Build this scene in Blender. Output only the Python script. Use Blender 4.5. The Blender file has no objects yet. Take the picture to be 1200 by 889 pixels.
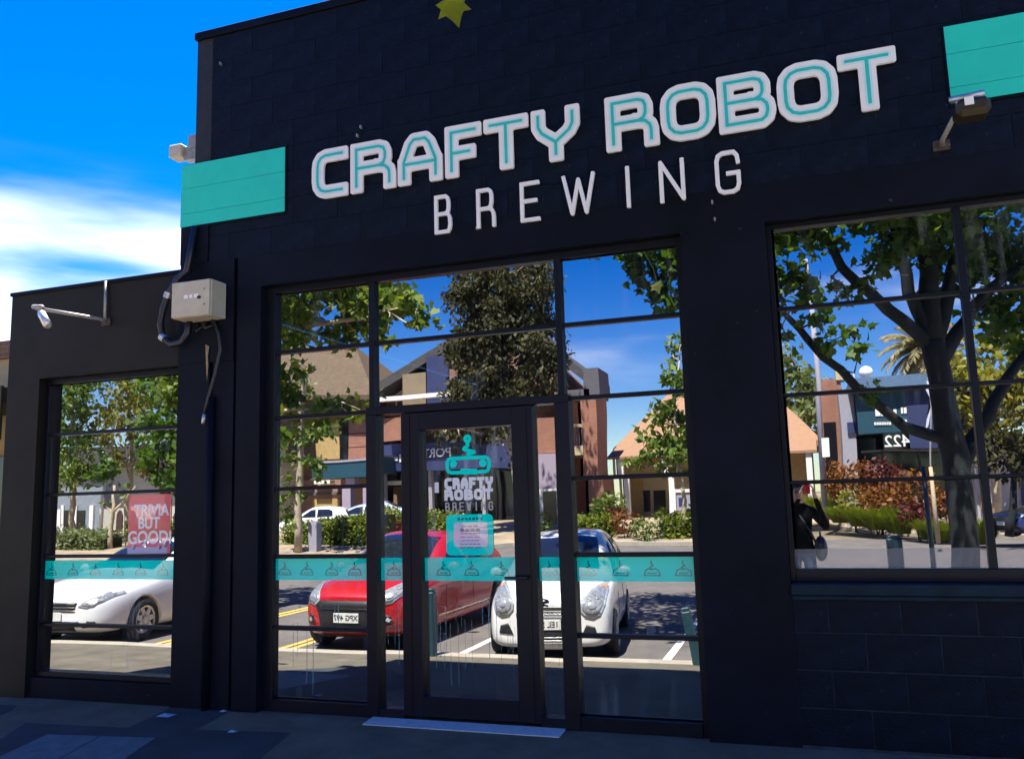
import bpy, bmesh, math, random
import numpy as np
from mathutils import Vector, Matrix, Euler
from mathutils.bvhtree import BVHTree
random.seed(7); RNG = np.random.default_rng(7)
SC = bpy.context.scene
COL = SC.collection
R_ = math.radians

# ------------------------------------------------------------------ camera
FPX, YAW, PITCH, ROLL = 987.893, 0.3291491, 0.1382622, -0.0293968
CAM_D, CAM_H = 5.8, 0.2763 * 5.8
cf = Vector((-math.sin(YAW) * math.cos(PITCH), math.cos(YAW) * math.cos(PITCH), math.sin(PITCH)))
r0 = Vector((math.cos(YAW), math.sin(YAW), 0)); u0 = r0.cross(cf)
cr = r0 * math.cos(ROLL) + u0 * math.sin(ROLL)
cu = -r0 * math.sin(ROLL) + u0 * math.cos(ROLL)
CAMP = Vector((0, -CAM_D, CAM_H))
cam_d = bpy.data.cameras.new('camera'); cam = bpy.data.objects.new('camera', cam_d); COL.objects.link(cam)
cam_d.sensor_width = 36; cam_d.lens = FPX / 1200 * 36; cam_d.clip_start = 0.02; cam_d.clip_end = 3000
cam.matrix_world = Matrix((( cr.x, cu.x, -cf.x, CAMP.x), (cr.y, cu.y, -cf.y, CAMP.y), (cr.z, cu.z, -cf.z, CAMP.z), (0, 0, 0, 1)))
SC.camera = cam

# ------------------------------------------------------------------ sky, sun, exposure
CLOUD = (29.96, 20.31, 5.35)
SUN_EL, SUN_AZ = R_(65.5), R_(-9)          # azimuth from +Y (behind the brewery), slightly to the left
w = bpy.data.worlds.new('World'); SC.world = w; w.use_nodes = True
nt = w.node_tree; N = nt.nodes; L = nt.links; N.clear()
out = N.new('ShaderNodeOutputWorld'); bg = N.new('ShaderNodeBackground'); bg.inputs[1].default_value = 0.1
sky = N.new('ShaderNodeTexSky'); sky.sky_type = 'NISHITA'; sky.sun_disc = False
sky.sun_elevation = SUN_EL; sky.sun_rotation = SUN_AZ; sky.air_density = 1.0; sky.dust_density = 0.15; sky.ozone_density = 4.0
hsv = N.new('ShaderNodeHueSaturation'); hsv.inputs['Hue'].default_value = 0.522; hsv.inputs['Saturation'].default_value = 1.5; hsv.inputs['Value'].default_value = 0.64
L.new(sky.outputs[0], hsv.inputs['Color'])
tc = N.new('ShaderNodeTexCoord'); mp = N.new('ShaderNodeMapping'); mp.inputs['Scale'].default_value = (1.3, 1.3, 6.5); mp.inputs['Location'].default_value = CLOUD
L.new(tc.outputs['Generated'], mp.inputs[0])
cn = N.new('ShaderNodeTexNoise'); cn.inputs['Scale'].default_value = 1.6; cn.inputs['Detail'].default_value = 5; cn.inputs['Roughness'].default_value = 0.45
L.new(mp.outputs[0], cn.inputs['Vector'])
cr1 = N.new('ShaderNodeMapRange'); cr1.interpolation_type = 'SMOOTHSTEP'; cr1.inputs[1].default_value = 0.42; cr1.inputs[2].default_value = 0.64
L.new(cn.outputs[0], cr1.inputs[0])
sx = N.new('ShaderNodeSeparateXYZ'); L.new(tc.outputs['Generated'], sx.inputs[0])
cr2 = N.new('ShaderNodeMapRange'); cr2.interpolation_type = 'SMOOTHSTEP'; cr2.inputs[1].default_value = 0.37; cr2.inputs[2].default_value = 0.26
L.new(sx.outputs[2], cr2.inputs[0])
cr3 = N.new('ShaderNodeMapRange'); cr3.interpolation_type = 'SMOOTHSTEP'; cr3.inputs[1].default_value = 0.04; cr3.inputs[2].default_value = 0.2; L.new(sx.outputs[2], cr3.inputs[0])
m0 = N.new('ShaderNodeMath'); m0.operation = 'MULTIPLY'; L.new(cr3.outputs[0], m0.inputs[0]); L.new(cr2.outputs[0], m0.inputs[1])
mm = N.new('ShaderNodeMath'); mm.operation = 'MULTIPLY'; L.new(cr1.outputs[0], mm.inputs[0]); L.new(m0.outputs[0], mm.inputs[1])
mx = N.new('ShaderNodeMix'); mx.data_type = 'RGBA'; L.new(mm.outputs[0], mx.inputs[0]); L.new(hsv.outputs[0], mx.inputs[6]); mx.inputs[7].default_value = (4.3, 4.5, 5.3, 1)
L.new(mx.outputs[2], bg.inputs[0]); L.new(bg.outputs[0], out.inputs[0])

sl = bpy.data.lights.new('sun', 'SUN'); sl.energy = 5.0; sl.angle = R_(0.5); sl.color = (1, 0.94, 0.85)
so = bpy.data.objects.new('sun', sl); COL.objects.link(so)
SUND = Vector((math.sin(SUN_AZ) * math.cos(SUN_EL), math.cos(SUN_AZ) * math.cos(SUN_EL), math.sin(SUN_EL)))
so.rotation_euler = SUND.to_track_quat('Z', 'Y').to_euler()
SC.view_settings.view_transform = 'Standard'; SC.view_settings.look = 'None'; SC.view_settings.gamma = 1
SC.view_settings.exposure = 2.15
try:
    SC.cycles.max_bounces = 10; SC.cycles.transparent_max_bounces = 12; SC.cycles.caustics_reflective = False; SC.cycles.caustics_refractive = False
except Exception: pass

# ------------------------------------------------------------------ survey helpers: a sight line met at a stated distance
GL = 0.13                                   # glass plane, metres behind the facade
def sight(px, py): return cf * FPX + cr * (px - 600) - cu * (py - 444.5)
def F(px, py, d=0.0):                        # on the facade (or d metres behind it): (x, z)
    v = sight(px, py); k = (CAM_D + d) / v.y; return v.x * k, CAM_H + v.z * k
def G(px, py): return F(px, py, GL)
def V(px, py, dist):                         # seen in the glass: real point dist metres in front of the glass
    v = sight(px, py); k = (CAM_D + GL + dist) / v.y
    return Vector((v.x * k, GL - dist, CAM_H + v.z * k))
def in_view(q, m=40):
    d = Vector(q) - CAMP; t = d.dot(cf)
    if t < 0.05: return False
    x = 600 + FPX * d.dot(cr) / t; y = 444.5 - FPX * d.dot(cu) / t
    return -m < x < 1200 + m and -m < y < 889 + m

# ------------------------------------------------------------------ materials
def M(name, col, rough=0.6, metal=0.0, var=0.12, scale=6.0, bump=0.0, bscale=60.0, coat=0.0, spec=0.5, col2=None, stretch=None, chips=None):
    m = bpy.data.materials.new(name); m.use_nodes = True; t = m.node_tree; b = t.nodes['Principled BSDF']
    b.inputs['Roughness'].default_value = rough; b.inputs['Metallic'].default_value = metal
    b.inputs['Coat Weight'].default_value = coat; b.inputs['Specular IOR Level'].default_value = spec
    c = t.nodes.new('ShaderNodeTexCoord'); src = c.outputs['Object']
    if stretch:
        mp = t.nodes.new('ShaderNodeMapping'); mp.inputs['Scale'].default_value = stretch; t.links.new(src, mp.inputs[0]); src = mp.outputs[0]
    n = t.nodes.new('ShaderNodeTexNoise'); n.inputs['Scale'].default_value = scale; n.inputs['Detail'].default_value = 6; n.inputs['Roughness'].default_value = 0.62
    t.links.new(src, n.inputs['Vector'])
    mr = t.nodes.new('ShaderNodeMapRange'); mr.inputs[1].default_value = 0.3; mr.inputs[2].default_value = 0.7
    t.links.new(n.outputs[0], mr.inputs[0])
    mix = t.nodes.new('ShaderNodeMix'); mix.data_type = 'RGBA'
    a = [max(0, x * (1 - var)) for x in col[:3]]; z = [min(1, x * (1 + var)) for x in col[:3]] if col2 is None else col2
    mix.inputs[6].default_value = (*a, 1); mix.inputs[7].default_value = (*z[:3], 1)
    t.links.new(mr.outputs[0], mix.inputs[0]); t.links.new(mix.outputs[2], b.inputs['Base Color'])
    if chips:
        cc, cs, th = chips
        n4 = t.nodes.new('ShaderNodeTexNoise'); n4.inputs['Scale'].default_value = cs; n4.inputs['Detail'].default_value = 3; t.links.new(src, n4.inputs['Vector'])
        r4 = t.nodes.new('ShaderNodeMapRange'); r4.inputs[1].default_value = th; r4.inputs[2].default_value = th + .05; t.links.new(n4.outputs[0], r4.inputs[0])
        x4 = t.nodes.new('ShaderNodeMix'); x4.data_type = 'RGBA'; x4.inputs[7].default_value = (*cc, 1); t.links.new(r4.outputs[0], x4.inputs[0]); t.links.new(mix.outputs[2], x4.inputs[6]); t.links.new(x4.outputs[2], b.inputs['Base Color'])
    if bump:
        n2 = t.nodes.new('ShaderNodeTexNoise'); n2.inputs['Scale'].default_value = bscale; n2.inputs['Detail'].default_value = 4
        t.links.new(src, n2.inputs['Vector'])
        bp = t.nodes.new('ShaderNodeBump'); bp.inputs['Strength'].default_value = bump; bp.inputs['Distance'].default_value = 0.01
        t.links.new(n2.outputs[0], bp.inputs['Height']); t.links.new(bp.outputs[0], b.inputs['Normal'])
    return m

def leaf_mat(name, c1, c2, trans=0.35, rough=0.5):
    m = bpy.data.materials.new(name); m.use_nodes = True; t = m.node_tree; b = t.nodes['Principled BSDF']
    b.inputs['Roughness'].default_value = rough; b.inputs['Specular IOR Level'].default_value = 0.3
    g = t.nodes.new('ShaderNodeNewGeometry'); mix = t.nodes.new('ShaderNodeMix'); mix.data_type = 'RGBA'
    mix.inputs[6].default_value = (*c1, 1); mix.inputs[7].default_value = (*c2, 1)
    t.links.new(g.outputs['Random Per Island'], mix.inputs[0]); t.links.new(mix.outputs[2], b.inputs['Base Color'])
    tr = t.nodes.new('ShaderNodeBsdfTranslucent'); sc = t.nodes.new('ShaderNodeMix'); sc.data_type = 'RGBA'; sc.blend_type = 'MULTIPLY'; sc.inputs[0].default_value = 1
    sc.inputs[7].default_value = (1.5, 1.6, 0.5, 1); t.links.new(mix.outputs[2], sc.inputs[6]); t.links.new(sc.outputs[2], tr.inputs[0])
    ms = t.nodes.new('ShaderNodeMixShader'); ms.inputs[0].default_value = trans
    t.links.new(b.outputs[0], ms.inputs[1]); t.links.new(tr.outputs[0], ms.inputs[2])
    t.links.new(ms.outputs[0], t.nodes['Material Output'].inputs[0])
    return m

def brick_mat(name, c1, c2, mortar, sc=4.0, rough=0.85):
    m = bpy.data.materials.new(name); m.use_nodes = True; t = m.node_tree; b = t.nodes['Principled BSDF']; b.inputs['Roughness'].default_value = rough
    c = t.nodes.new('ShaderNodeTexCoord'); s = t.nodes.new('ShaderNodeSeparateXYZ'); t.links.new(c.outputs['Object'], s.inputs[0])
    ad = t.nodes.new('ShaderNodeMath'); ad.operation = 'ADD'; t.links.new(s.outputs[0], ad.inputs[0]); t.links.new(s.outputs[1], ad.inputs[1])
    cb = t.nodes.new('ShaderNodeCombineXYZ'); t.links.new(ad.outputs[0], cb.inputs[0]); t.links.new(s.outputs[2], cb.inputs[1])
    br = t.nodes.new('ShaderNodeTexBrick'); br.inputs['Scale'].default_value = sc; br.inputs['Color1'].default_value = (*c1, 1); br.inputs['Color2'].default_value = (*c2, 1); br.inputs['Mortar'].default_value = (*mortar, 1)
    br.inputs['Mortar Size'].default_value = 0.02; br.inputs['Bias'].default_value = -0.1
    t.links.new(cb.outputs[0], br.inputs[0])
    n = t.nodes.new('ShaderNodeTexNoise'); n.inputs['Scale'].default_value = 1.2; n.inputs['Detail'].default_value = 5; t.links.new(c.outputs['Object'], n.inputs['Vector'])
    mr = t.nodes.new('ShaderNodeMapRange'); mr.inputs[3].default_value = 0.65; mr.inputs[4].default_value = 1.25; t.links.new(n.outputs[0], mr.inputs[0])
    mx = t.nodes.new('ShaderNodeMix'); mx.data_type = 'RGBA'; mx.blend_type = 'MULTIPLY'; mx.inputs[0].default_value = 1
    t.links.new(br.outputs[0], mx.inputs[6]); t.links.new(mr.outputs[0], mx.inputs[7]); t.links.new(mx.outputs[2], b.inputs['Base Color'])
    return m

def glass_mat(name, refl=0.43, tint=(0.26, 0.30, 0.34), smear=0.16, wav=0.06):
    m = bpy.data.materials.new(name); m.use_nodes = True; t = m.node_tree; t.nodes.remove(t.nodes['Principled BSDF'])
    o = t.nodes['Material Output']
    gl = t.nodes.new('ShaderNodeBsdfGlossy'); gl.inputs['Roughness'].default_value = 0.0; gl.inputs['Color'].default_value = (0.94, 0.97, 1, 1)
    tr = t.nodes.new('ShaderNodeBsdfTransparent'); tr.inputs[0].default_value = (*tint, 1)
    c = t.nodes.new('ShaderNodeTexCoord')
    n = t.nodes.new('ShaderNodeTexNoise'); n.inputs['Scale'].default_value = 1.3; n.inputs['Detail'].default_value = 1; t.links.new(c.outputs['Object'], n.inputs['Vector'])
    bp = t.nodes.new('ShaderNodeBump'); bp.inputs['Strength'].default_value = wav; bp.inputs['Distance'].default_value = 0.02
    t.links.new(n.outputs[0], bp.inputs['Height']); t.links.new(bp.outputs[0], gl.inputs['Normal'])
    m1 = t.nodes.new('ShaderNodeMixShader'); m1.inputs[0].default_value = refl
    t.links.new(tr.outputs[0], m1.inputs[1]); t.links.new(gl.outputs[0], m1.inputs[2])
    # dried wash marks: long vertical runs
    df = t.nodes.new('ShaderNodeBsdfDiffuse'); df.inputs[0].default_value = (0.55, 0.62, 0.68, 1)
    mp = t.nodes.new('ShaderNodeMapping'); mp.inputs['Scale'].default_value = (9, 9, 0.9); t.links.new(c.outputs['Object'], mp.inputs[0])
    n2 = t.nodes.new('ShaderNodeTexNoise'); n2.inputs['Scale'].default_value = 1.6; n2.inputs['Detail'].default_value = 5; t.links.new(mp.outputs[0], n2.inputs['Vector'])
    n3 = t.nodes.new('ShaderNodeTexNoise'); n3.inputs['Scale'].default_value = 0.9; n3.inputs['Detail'].default_value = 2; t.links.new(c.outputs['Object'], n3.inputs['Vector'])
    r2 = t.nodes.new('ShaderNodeMapRange'); r2.interpolation_type = 'SMOOTHSTEP'; r2.inputs[1].default_value = 0.5; r2.inputs[2].default_value = 0.8; t.links.new(n2.outputs[0], r2.inputs[0])
    r3 = t.nodes.new('ShaderNodeMapRange'); r3.interpolation_type = 'SMOOTHSTEP'; r3.inputs[1].default_value = 0.42; r3.inputs[2].default_value = 0.7; t.links.new(n3.outputs[0], r3.inputs[0])
    mu = t.nodes.new('ShaderNodeMath'); mu.operation = 'MULTIPLY'; t.links.new(r2.outputs[0], mu.inputs[0]); t.links.new(r3.outputs[0], mu.inputs[1])
    mu2 = t.nodes.new('ShaderNodeMath'); mu2.operation = 'MULTIPLY_ADD'; mu2.inputs[1].default_value = smear; mu2.inputs[2].default_value = 0.004; t.links.new(mu.outputs[0], mu2.inputs[0])
    m2 = t.nodes.new('ShaderNodeMixShader'); t.links.new(mu2.outputs[0], m2.inputs[0]); t.links.new(m1.outputs[0], m2.inputs[1]); t.links.new(df.outputs[0], m2.inputs[2])
    t.links.new(m2.outputs[0], o.inputs[0])
    return m

def film_mat(name, col, refl=0.2, alpha=1.0):
    m = bpy.data.materials.new(name); m.use_nodes = True; t = m.node_tree; t.nodes.remove(t.nodes['Principled BSDF']); o = t.nodes['Material Output']
    df = t.nodes.new('ShaderNodeBsdfDiffuse'); df.inputs[0].default_value = (*col, 1)
    gl = t.nodes.new('ShaderNodeBsdfGlossy'); gl.inputs['Roughness'].default_value = 0.0; gl.inputs['Color'].default_value = (1, 1, 1, 1)
    a = df.outputs[0]
    if alpha < 1:
        tr = t.nodes.new('ShaderNodeBsdfTransparent'); ma = t.nodes.new('ShaderNodeMixShader'); ma.inputs[0].default_value = alpha
        t.links.new(tr.outputs[0], ma.inputs[1]); t.links.new(a, ma.inputs[2]); a = ma.outputs[0]
    m1 = t.nodes.new('ShaderNodeMixShader'); m1.inputs[0].default_value = refl
    t.links.new(a, m1.inputs[1]); t.links.new(gl.outputs[0], m1.inputs[2]); t.links.new(m1.outputs[0], o.inputs[0])
    return m

# ------------------------------------------------------------------ object helpers
ORG = {}
class MB:
    def __init__(s): s.v = []; s.f = []
    def add(s, vs, fs):
        b = len(s.v); s.v += [tuple(x) for x in vs]; s.f += [[b + i for i in f] for f in fs]
    def box(s, x0, y0, z0, x1, y1, z1):
        s.add([(x0, y0, z0), (x1, y0, z0), (x1, y1, z0), (x0, y1, z0), (x0, y0, z1), (x1, y0, z1), (x1, y1, z1), (x0, y1, z1)],
              [[0, 3, 2, 1], [4, 5, 6, 7], [0, 1, 5, 4], [1, 2, 6, 5], [2, 3, 7, 6], [3, 0, 4, 7]])
    def prism(s, poly, off):                 # poly: list of 3D points; off: extrusion vector
        n = len(poly); off = Vector(off); a = [Vector(q) for q in poly]
        nr = Vector((0, 0, 0))
        for i in range(n): nr += a[i].cross(a[(i + 1) % n])
        if nr.dot(off) > 0: a = a[::-1]
        s.add(a + [q + off for q in a], [list(range(n)), list(range(2 * n - 1, n - 1, -1))] + [[(i + 1) % n, i, n + i, n + (i + 1) % n] for i in range(n)])
    def tube(s, pts, r, n=8, cap=True):
        pts = [Vector(q) for q in pts]; rs = r if isinstance(r, (list, tuple)) else [r] * len(pts); rings = []
        up = Vector((0.13, 0.29, 0.95)).normalized()
        for i, q in enumerate(pts):
            d = (pts[min(i + 1, len(pts) - 1)] - pts[max(i - 1, 0)]).normalized()
            a = d.cross(up)
            if a.length < 0.05: a = d.cross(Vector((1, 0, 0)))
            a.normalize(); b = d.cross(a)
            rings.append([q + (a * math.cos(2 * math.pi * k / n) + b * math.sin(2 * math.pi * k / n)) * rs[i] for k in range(n)])
        vs = [x for g in rings for x in g]; fs = []
        for i in range(len(pts) - 1):
            for k in range(n): fs.append([i * n + k, i * n + (k + 1) % n, (i + 1) * n + (k + 1) % n, (i + 1) * n + k])
        if cap: fs += [list(range(n))[::-1], [(len(pts) - 1) * n + k for k in range(n)]]
        s.add(vs, fs)
    def lathe(s, prof, c, axis='z', n=24, cap=True):   # prof: (r, h) pairs
        vs = []; fs = []; c = Vector(c)
        for r, hh in prof:
            for k in range(n):
                a = 2 * math.pi * k / n; p = (r * math.cos(a), r * math.sin(a), hh)
                p = {'z': p, 'x': (p[2], p[0], p[1]), 'y': (p[0], p[2], p[1])}[axis]
                vs.append(c + Vector(p))
        m = len(prof)
        for i in range(m - 1):
            for k in range(n): fs.append([i * n + k, i * n + (k + 1) % n, (i + 1) * n + (k + 1) % n, (i + 1) * n + k])
        if cap and prof[0][0] > 1e-6: fs.append(list(range(n))[::-1])
        if cap and prof[-1][0] > 1e-6: fs.append([(m - 1) * n + k for k in range(n)])
        s.add(vs, fs)
    def ball(s, c, rx, ry=None, rz=None, n=12, m=8):
        ry = ry or rx; rz = rz or rx; vs = []; fs = []
        for i in range(m + 1):
            th = math.pi * i / m
            for k in range(n):
                a = 2 * math.pi * k / n; vs.append((c[0] + rx * math.sin(th) * math.cos(a), c[1] + ry * math.sin(th) * math.sin(a), c[2] - rz * math.cos(th)))
        for i in range(m):
            for k in range(n): fs.append([i * n + k, i * n + (k + 1) % n, (i + 1) * n + (k + 1) % n, (i + 1) * n + k])
        s.add(vs, fs)
    def build(s, name, mat, parent=None, smooth=False, bevel=0.0, org=None):
        o0 = Vector(org) if org is not None else (ORG[parent.name] if parent else Vector((0, 0, 0)))
        me = bpy.data.meshes.new(name); me.from_pydata([tuple(Vector(q) - o0) for q in s.v], [], s.f); me.validate()
        bm = bmesh.new(); bm.from_mesh(me); bmesh.ops.recalc_face_normals(bm, faces=bm.faces); bm.to_mesh(me); bm.free()
        return link(name, me, mat, parent, smooth, bevel, o0)
def link(name, me, mat, parent=None, smooth=False, bevel=0.0, o0=Vector((0, 0, 0))):
    me.materials.clear(); me.materials.append(mat)
    if smooth: me.polygons.foreach_set('use_smooth', [True] * len(me.polygons))
    o = bpy.data.objects.new(name, me); COL.objects.link(o)
    if parent: o.parent = parent; ORG[o.name] = ORG[parent.name]
    else: o.location = o0; ORG[o.name] = Vector(o0)
    if bevel:
        b = o.modifiers.new('bevel', 'BEVEL'); b.width = bevel; b.segments = 1; b.limit_method = 'ANGLE'
    return o
def tag(o, label=None, cat=None, group=None, kind=None):
    if label: o['label'] = label
    if cat: o['category'] = cat
    if group: o['group'] = group
    if kind: o['kind'] = kind
    return o
def thing(name, loc, label, cat, group=None, local=False):
    o = bpy.data.objects.new(name, None); COL.objects.link(o); o.location = loc; o.empty_display_size = 0.2
    ORG[o.name] = Vector((0, 0, 0)) if local else Vector(loc)
    return tag(o, label, cat, group)
def quick(name, mat, parent, *boxes, bevel=0.0):
    m = MB()
    for b in boxes: m.box(*b)
    return m.build(name, mat, parent, bevel=bevel)
def child_copy(src, name, parent, loc=None):
    o = src.copy(); o.name = name; COL.objects.link(o); o.parent = parent; ORG[o.name] = ORG[parent.name]
    if loc is not None: o.location = loc
    return o

# ------------------------------------------------------------------ lettering drawn as strokes
GLY = {
 'C': ([[(1, 1), (.32, 1), (.14, .95), (.03, .83), (0, .68), (0, .32), (.03, .17), (.14, .05), (.32, 0), (1, 0)]]),
 'R': ([[(0, 0), (0, 1), (.68, 1), (.82, .95), (.87, .84), (.87, .66), (.82, .54), (.68, .48), (0, .48)], [(.68, .48), (.86, .45), (.97, .35), (1, .24), (1, 0)]]),
 'A': ([[(0, 0), (0, .42), (.2, .88), (.32, 1), (.68, 1), (.8, .88), (1, .42), (1, 0)], [(0, .36), (1, .36)]]),
 'F': ([[(1, 1), (0, 1), (0, 0)], [(0, .45), (.75, .45)]]),
 'T': ([[(0, 1), (1, 1)], [(.5, 1), (.5, 0)]]),
 'Y': ([[(0, 1), (0, .72), (.1, .56), (.5, .3), (.9, .56), (1, .72), (1, 1)], [(.5, .3), (.5, 0)]]),
 'O': ([[(.5, 1), (.7, 1), (.86, .95), (.97, .83), (1, .68), (1, .32), (.97, .17), (.86, .05), (.7, 0), (.3, 0), (.14, .05), (.03, .17), (0, .32), (0, .68), (.03, .83), (.14, .95), (.3, 1), (.5, 1)]]),
 'B': ([[(0, 0), (0, 1), (.7, 1), (.84, .95), (.9, .84), (.9, .66), (.84, .56), (.7, .51), (0, .51)], [(.7, .51), (.88, .48), (.98, .38), (1, .27), (1, .2), (.96, .08), (.84, 0), (0, 0)]]),
 'E': ([[(1, 1), (0, 1), (0, 0), (1, 0)], [(0, .52), (.85, .52)]]),
 'W': ([[(0, 1), (.26, 0), (.5, .9), (.74, 0), (1, 1)]]),
 'I': ([[(.5, 1), (.5, 0)]]),
 'N': ([[(0, 0), (0, 1), (1, 0), (1, 1)]]),
 'G': ([[(1, .74), (.97, .9), (.82, 1), (.28, 1), (.08, .94), (0, .8), (0, .2), (.08, .06), (.28, 0), (.72, 0), (.92, .06), (1, .2), (1, .47), (.52, .47)]]),
}
def sdf(strokes, hw, r, P):
    D = np.full(P.shape[:2], 9.0)
    for s in strokes:
        n = len(s)
        for i in range(n - 1):
            a = np.array(s[i]); b = np.array(s[i + 1]); d = b - a; ln = np.hypot(*d)
            if ln < 1e-6: continue
            d = d / ln; nrm = np.array([-d[1], d[0]])
            def sharp(j, k):
                e = np.array(s[k]) - np.array(s[j]); le = np.hypot(*e)
                return le > 0 and abs((e / le) @ d) < 0.35
            closed = s[0] == s[-1]
            e0 = hw if (i == 0 and not closed) else (hw if i > 0 and sharp(i - 1, i) else 0)
            e1 = hw if (i == n - 2 and not closed) else (hw if i < n - 2 and sharp(i + 1, i + 2) else 0)
            t = (P - a) @ d; q = np.abs((P - a) @ nrm)
            c = (ln + e1 - e0) / 2; hl = (ln + e0 + e1) / 2
            dx = np.abs(t - c) - (hl - r if hl > r else hl); dy = q - (hw - r)
            D = np.minimum(D, np.hypot(np.maximum(dx, 0), np.maximum(dy, 0)) + np.minimum(np.maximum(dx, dy), 0) - r)
            D = np.minimum(D, np.hypot(P[..., 0] - b[0], P[..., 1] - b[1]) - hw if (0 < i + 1 < n - 1 or closed) else 9.0)
    return D
def contours(D, X, Y):
    segs = {}
    ny, nx = D.shape
    def ip(a, b, va, vb): t = va / (va - vb); return (a[0] + (b[0] - a[0]) * t, a[1] + (b[1] - a[1]) * t)
    S = D < 0
    for j in range(ny - 1):
        for i in range(nx - 1):
            k = (S[j, i]) | (S[j, i + 1] << 1) | (S[j + 1, i + 1] << 2) | (S[j + 1, i] << 3)
            if k == 0 or k == 15: continue
            c = [(X[i], Y[j]), (X[i + 1], Y[j]), (X[i + 1], Y[j + 1]), (X[i], Y[j + 1])]; v = [D[j, i], D[j, i + 1], D[j + 1, i + 1], D[j + 1, i]]
            ed = [('h', j, i), ('v', j, i + 1), ('h', j + 1, i), ('v', j, i)]
            cross = []
            for e in range(4):
                f = (e + 1) % 4
                if (v[e] < 0) != (v[f] < 0): cross.append((ed[e], ip(c[e], c[f], v[e], v[f]), v[e] < 0))
            ins = [q for q in cross if q[2]]; outs = [q for q in cross if not q[2]]
            for q in range(len(ins)): segs[ins[q][0]] = (ins[q][1], outs[q][0])
    loops = []
    while segs:
        k0 = next(iter(segs)); k = k0; lp = []
        while k in segs:
            pt, nx_ = segs.pop(k); lp.append(pt); k = nx_
        if len(lp) > 3: loops.append(simplify(lp))
    return loops
def simplify(lp, tol=0.0012):
    n = len(lp); keep = [True] * n; A = np.array(lp)
    def rec(i, j, idx):
        if j <= i + 1: return []
        a = A[idx[i]]; b = A[idx[j]]; d = b - a; ln = np.hypot(*d)
        pts = A[[idx[k] for k in range(i + 1, j)]] - a
        dist = np.abs(pts[:, 0] * d[1] - pts[:, 1] * d[0]) / ln if ln > 1e-9 else np.hypot(pts[:, 0], pts[:, 1])
        m = int(dist.argmax())
        if dist[m] < tol: return []
        m = i + 1 + m
        return rec(i, m, idx) + [m] + rec(m, j, idx)
    idx = list(range(n)) + [0]; h = n // 2
    ks = [0] + rec(0, h, idx) + [h] + rec(h, n, idx)
    return [lp[k] for k in ks]
def stroke_mesh(strokes, hw, depth, r=None, res=None):
    """flat stroke drawing -> extruded mesh in x,z facing -y; front face at y=0"""
    r = hw * 0.3 if r is None else r; res = res or max(0.0022, hw * 0.16)
    al = np.array([p for s in strokes for p in s]); x0, z0 = al.min(0) - hw * 1.9 - res; x1, z1 = al.max(0) + hw * 1.9 + res
    X = np.arange(x0, x1 + res, res) + 1.3e-5; Y = np.arange(z0, z1 + res, res) + 1.7e-5
    P = np.stack(np.meshgrid(X, Y), -1); lps = contours(sdf(strokes, hw, r, P), X, Y)
    cu_ = bpy.data.curves.new('c', 'CURVE'); cu_.dimensions = '2D'; cu_.fill_mode = 'BOTH'; cu_.extrude = depth / 2
    for lp in lps:
        sp = cu_.splines.new('POLY'); sp.points.add(len(lp) - 1); sp.use_cyclic_u = True
        for q, p in zip(sp.points, lp): q.co = (p[0], p[1], 0, 1)
    return curve_to_mesh(cu_, depth)
def curve_to_mesh(cu_, depth):
    o = bpy.data.objects.new('tmp', cu_); COL.objects.link(o); dg = bpy.context.evaluated_depsgraph_get(); dg.update()
    me = bpy.data.meshes.new_from_object(o.evaluated_get(dg)); bpy.data.objects.remove(o)
    # x,y -> x,z ; extruded depth: front at y=-depth, back at y=0
    n = len(me.vertices); a = np.empty(n * 3); me.vertices.foreach_get('co', a); a = a.reshape(-1, 3)
    b = np.stack([a[:, 0], -(a[:, 2] + depth / 2), a[:, 1]], 1); me.vertices.foreach_set('co', b.ravel()); me.update()
    return me
def text_mesh(s, size, depth=0.01, bold=0.0, sx=1.0, align='CENTER', spacing=1.0):
    t = bpy.data.curves.new('t', 'FONT'); t.body = s; t.size = size; t.extrude = depth / 2; t.align_x = align; t.align_y = 'CENTER'; t.offset = bold; t.space_character = spacing
    me = curve_to_mesh(t, depth)
    if sx != 1: me.transform(Matrix.Diagonal((sx, 1, 1, 1)))
    return me
def place(me, name, mat, parent, loc, flip=False):
    """put a flat mesh (facing -y) at a world place; flip makes it face +y"""
    o0 = ORG[parent.name] if parent else Vector((0, 0, 0))
    mt = Matrix.Translation(Vector(loc) - o0)
    if flip: mt = mt @ Matrix.Rotation(math.pi, 4, 'Z')
    me.transform(mt)
    return link(name, me, mat, parent, o0=o0)

# ------------------------------------------------------------------ palette
WALL = M('dark painted masonry', (0.0034, 0.0056, 0.0125), 0.6, var=0.45, scale=2.2, bump=0.35, bscale=140, spec=0.12, chips=((.04, .038, .035), 17, .71))
WALL_BOUNCE = M('masonry paint with warm bounce tint', (0.0115, 0.0095, 0.0065), 0.6, var=0.4, scale=2.2, bump=0.35, bscale=140, spec=0.22)  # same dark wall paint, with warm street bounce put into the colour
WALL2 = M('dark painted blockwork', (0.0028, 0.0066, 0.0165), 0.56, var=0.6, scale=9, bump=0.6, bscale=90, spec=0.13, chips=((.045, .045, .05), 22, .70))
JOINT = M('painted mortar', (0.012, 0.014, 0.019), 0.7, var=0.4, scale=14, bump=0.4)
FRAME = M('dark aluminium', (0.0055, 0.0072, 0.0135), 0.4, 0.0, var=0.25, scale=12, spec=0.2)
SILL = M('painted sill', (0.0035, 0.016, 0.030), 0.6, var=0.4, scale=7, bump=0.3, spec=.2)
TEAL = M('teal wall paint', (0.012, 0.64, 0.50), 0.6, var=0.05, scale=5, bump=0.15)
GLASS = glass_mat('mirrored window glass')
GLASS2 = glass_mat('mirrored window glass lower', smear=0.42)
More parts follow.
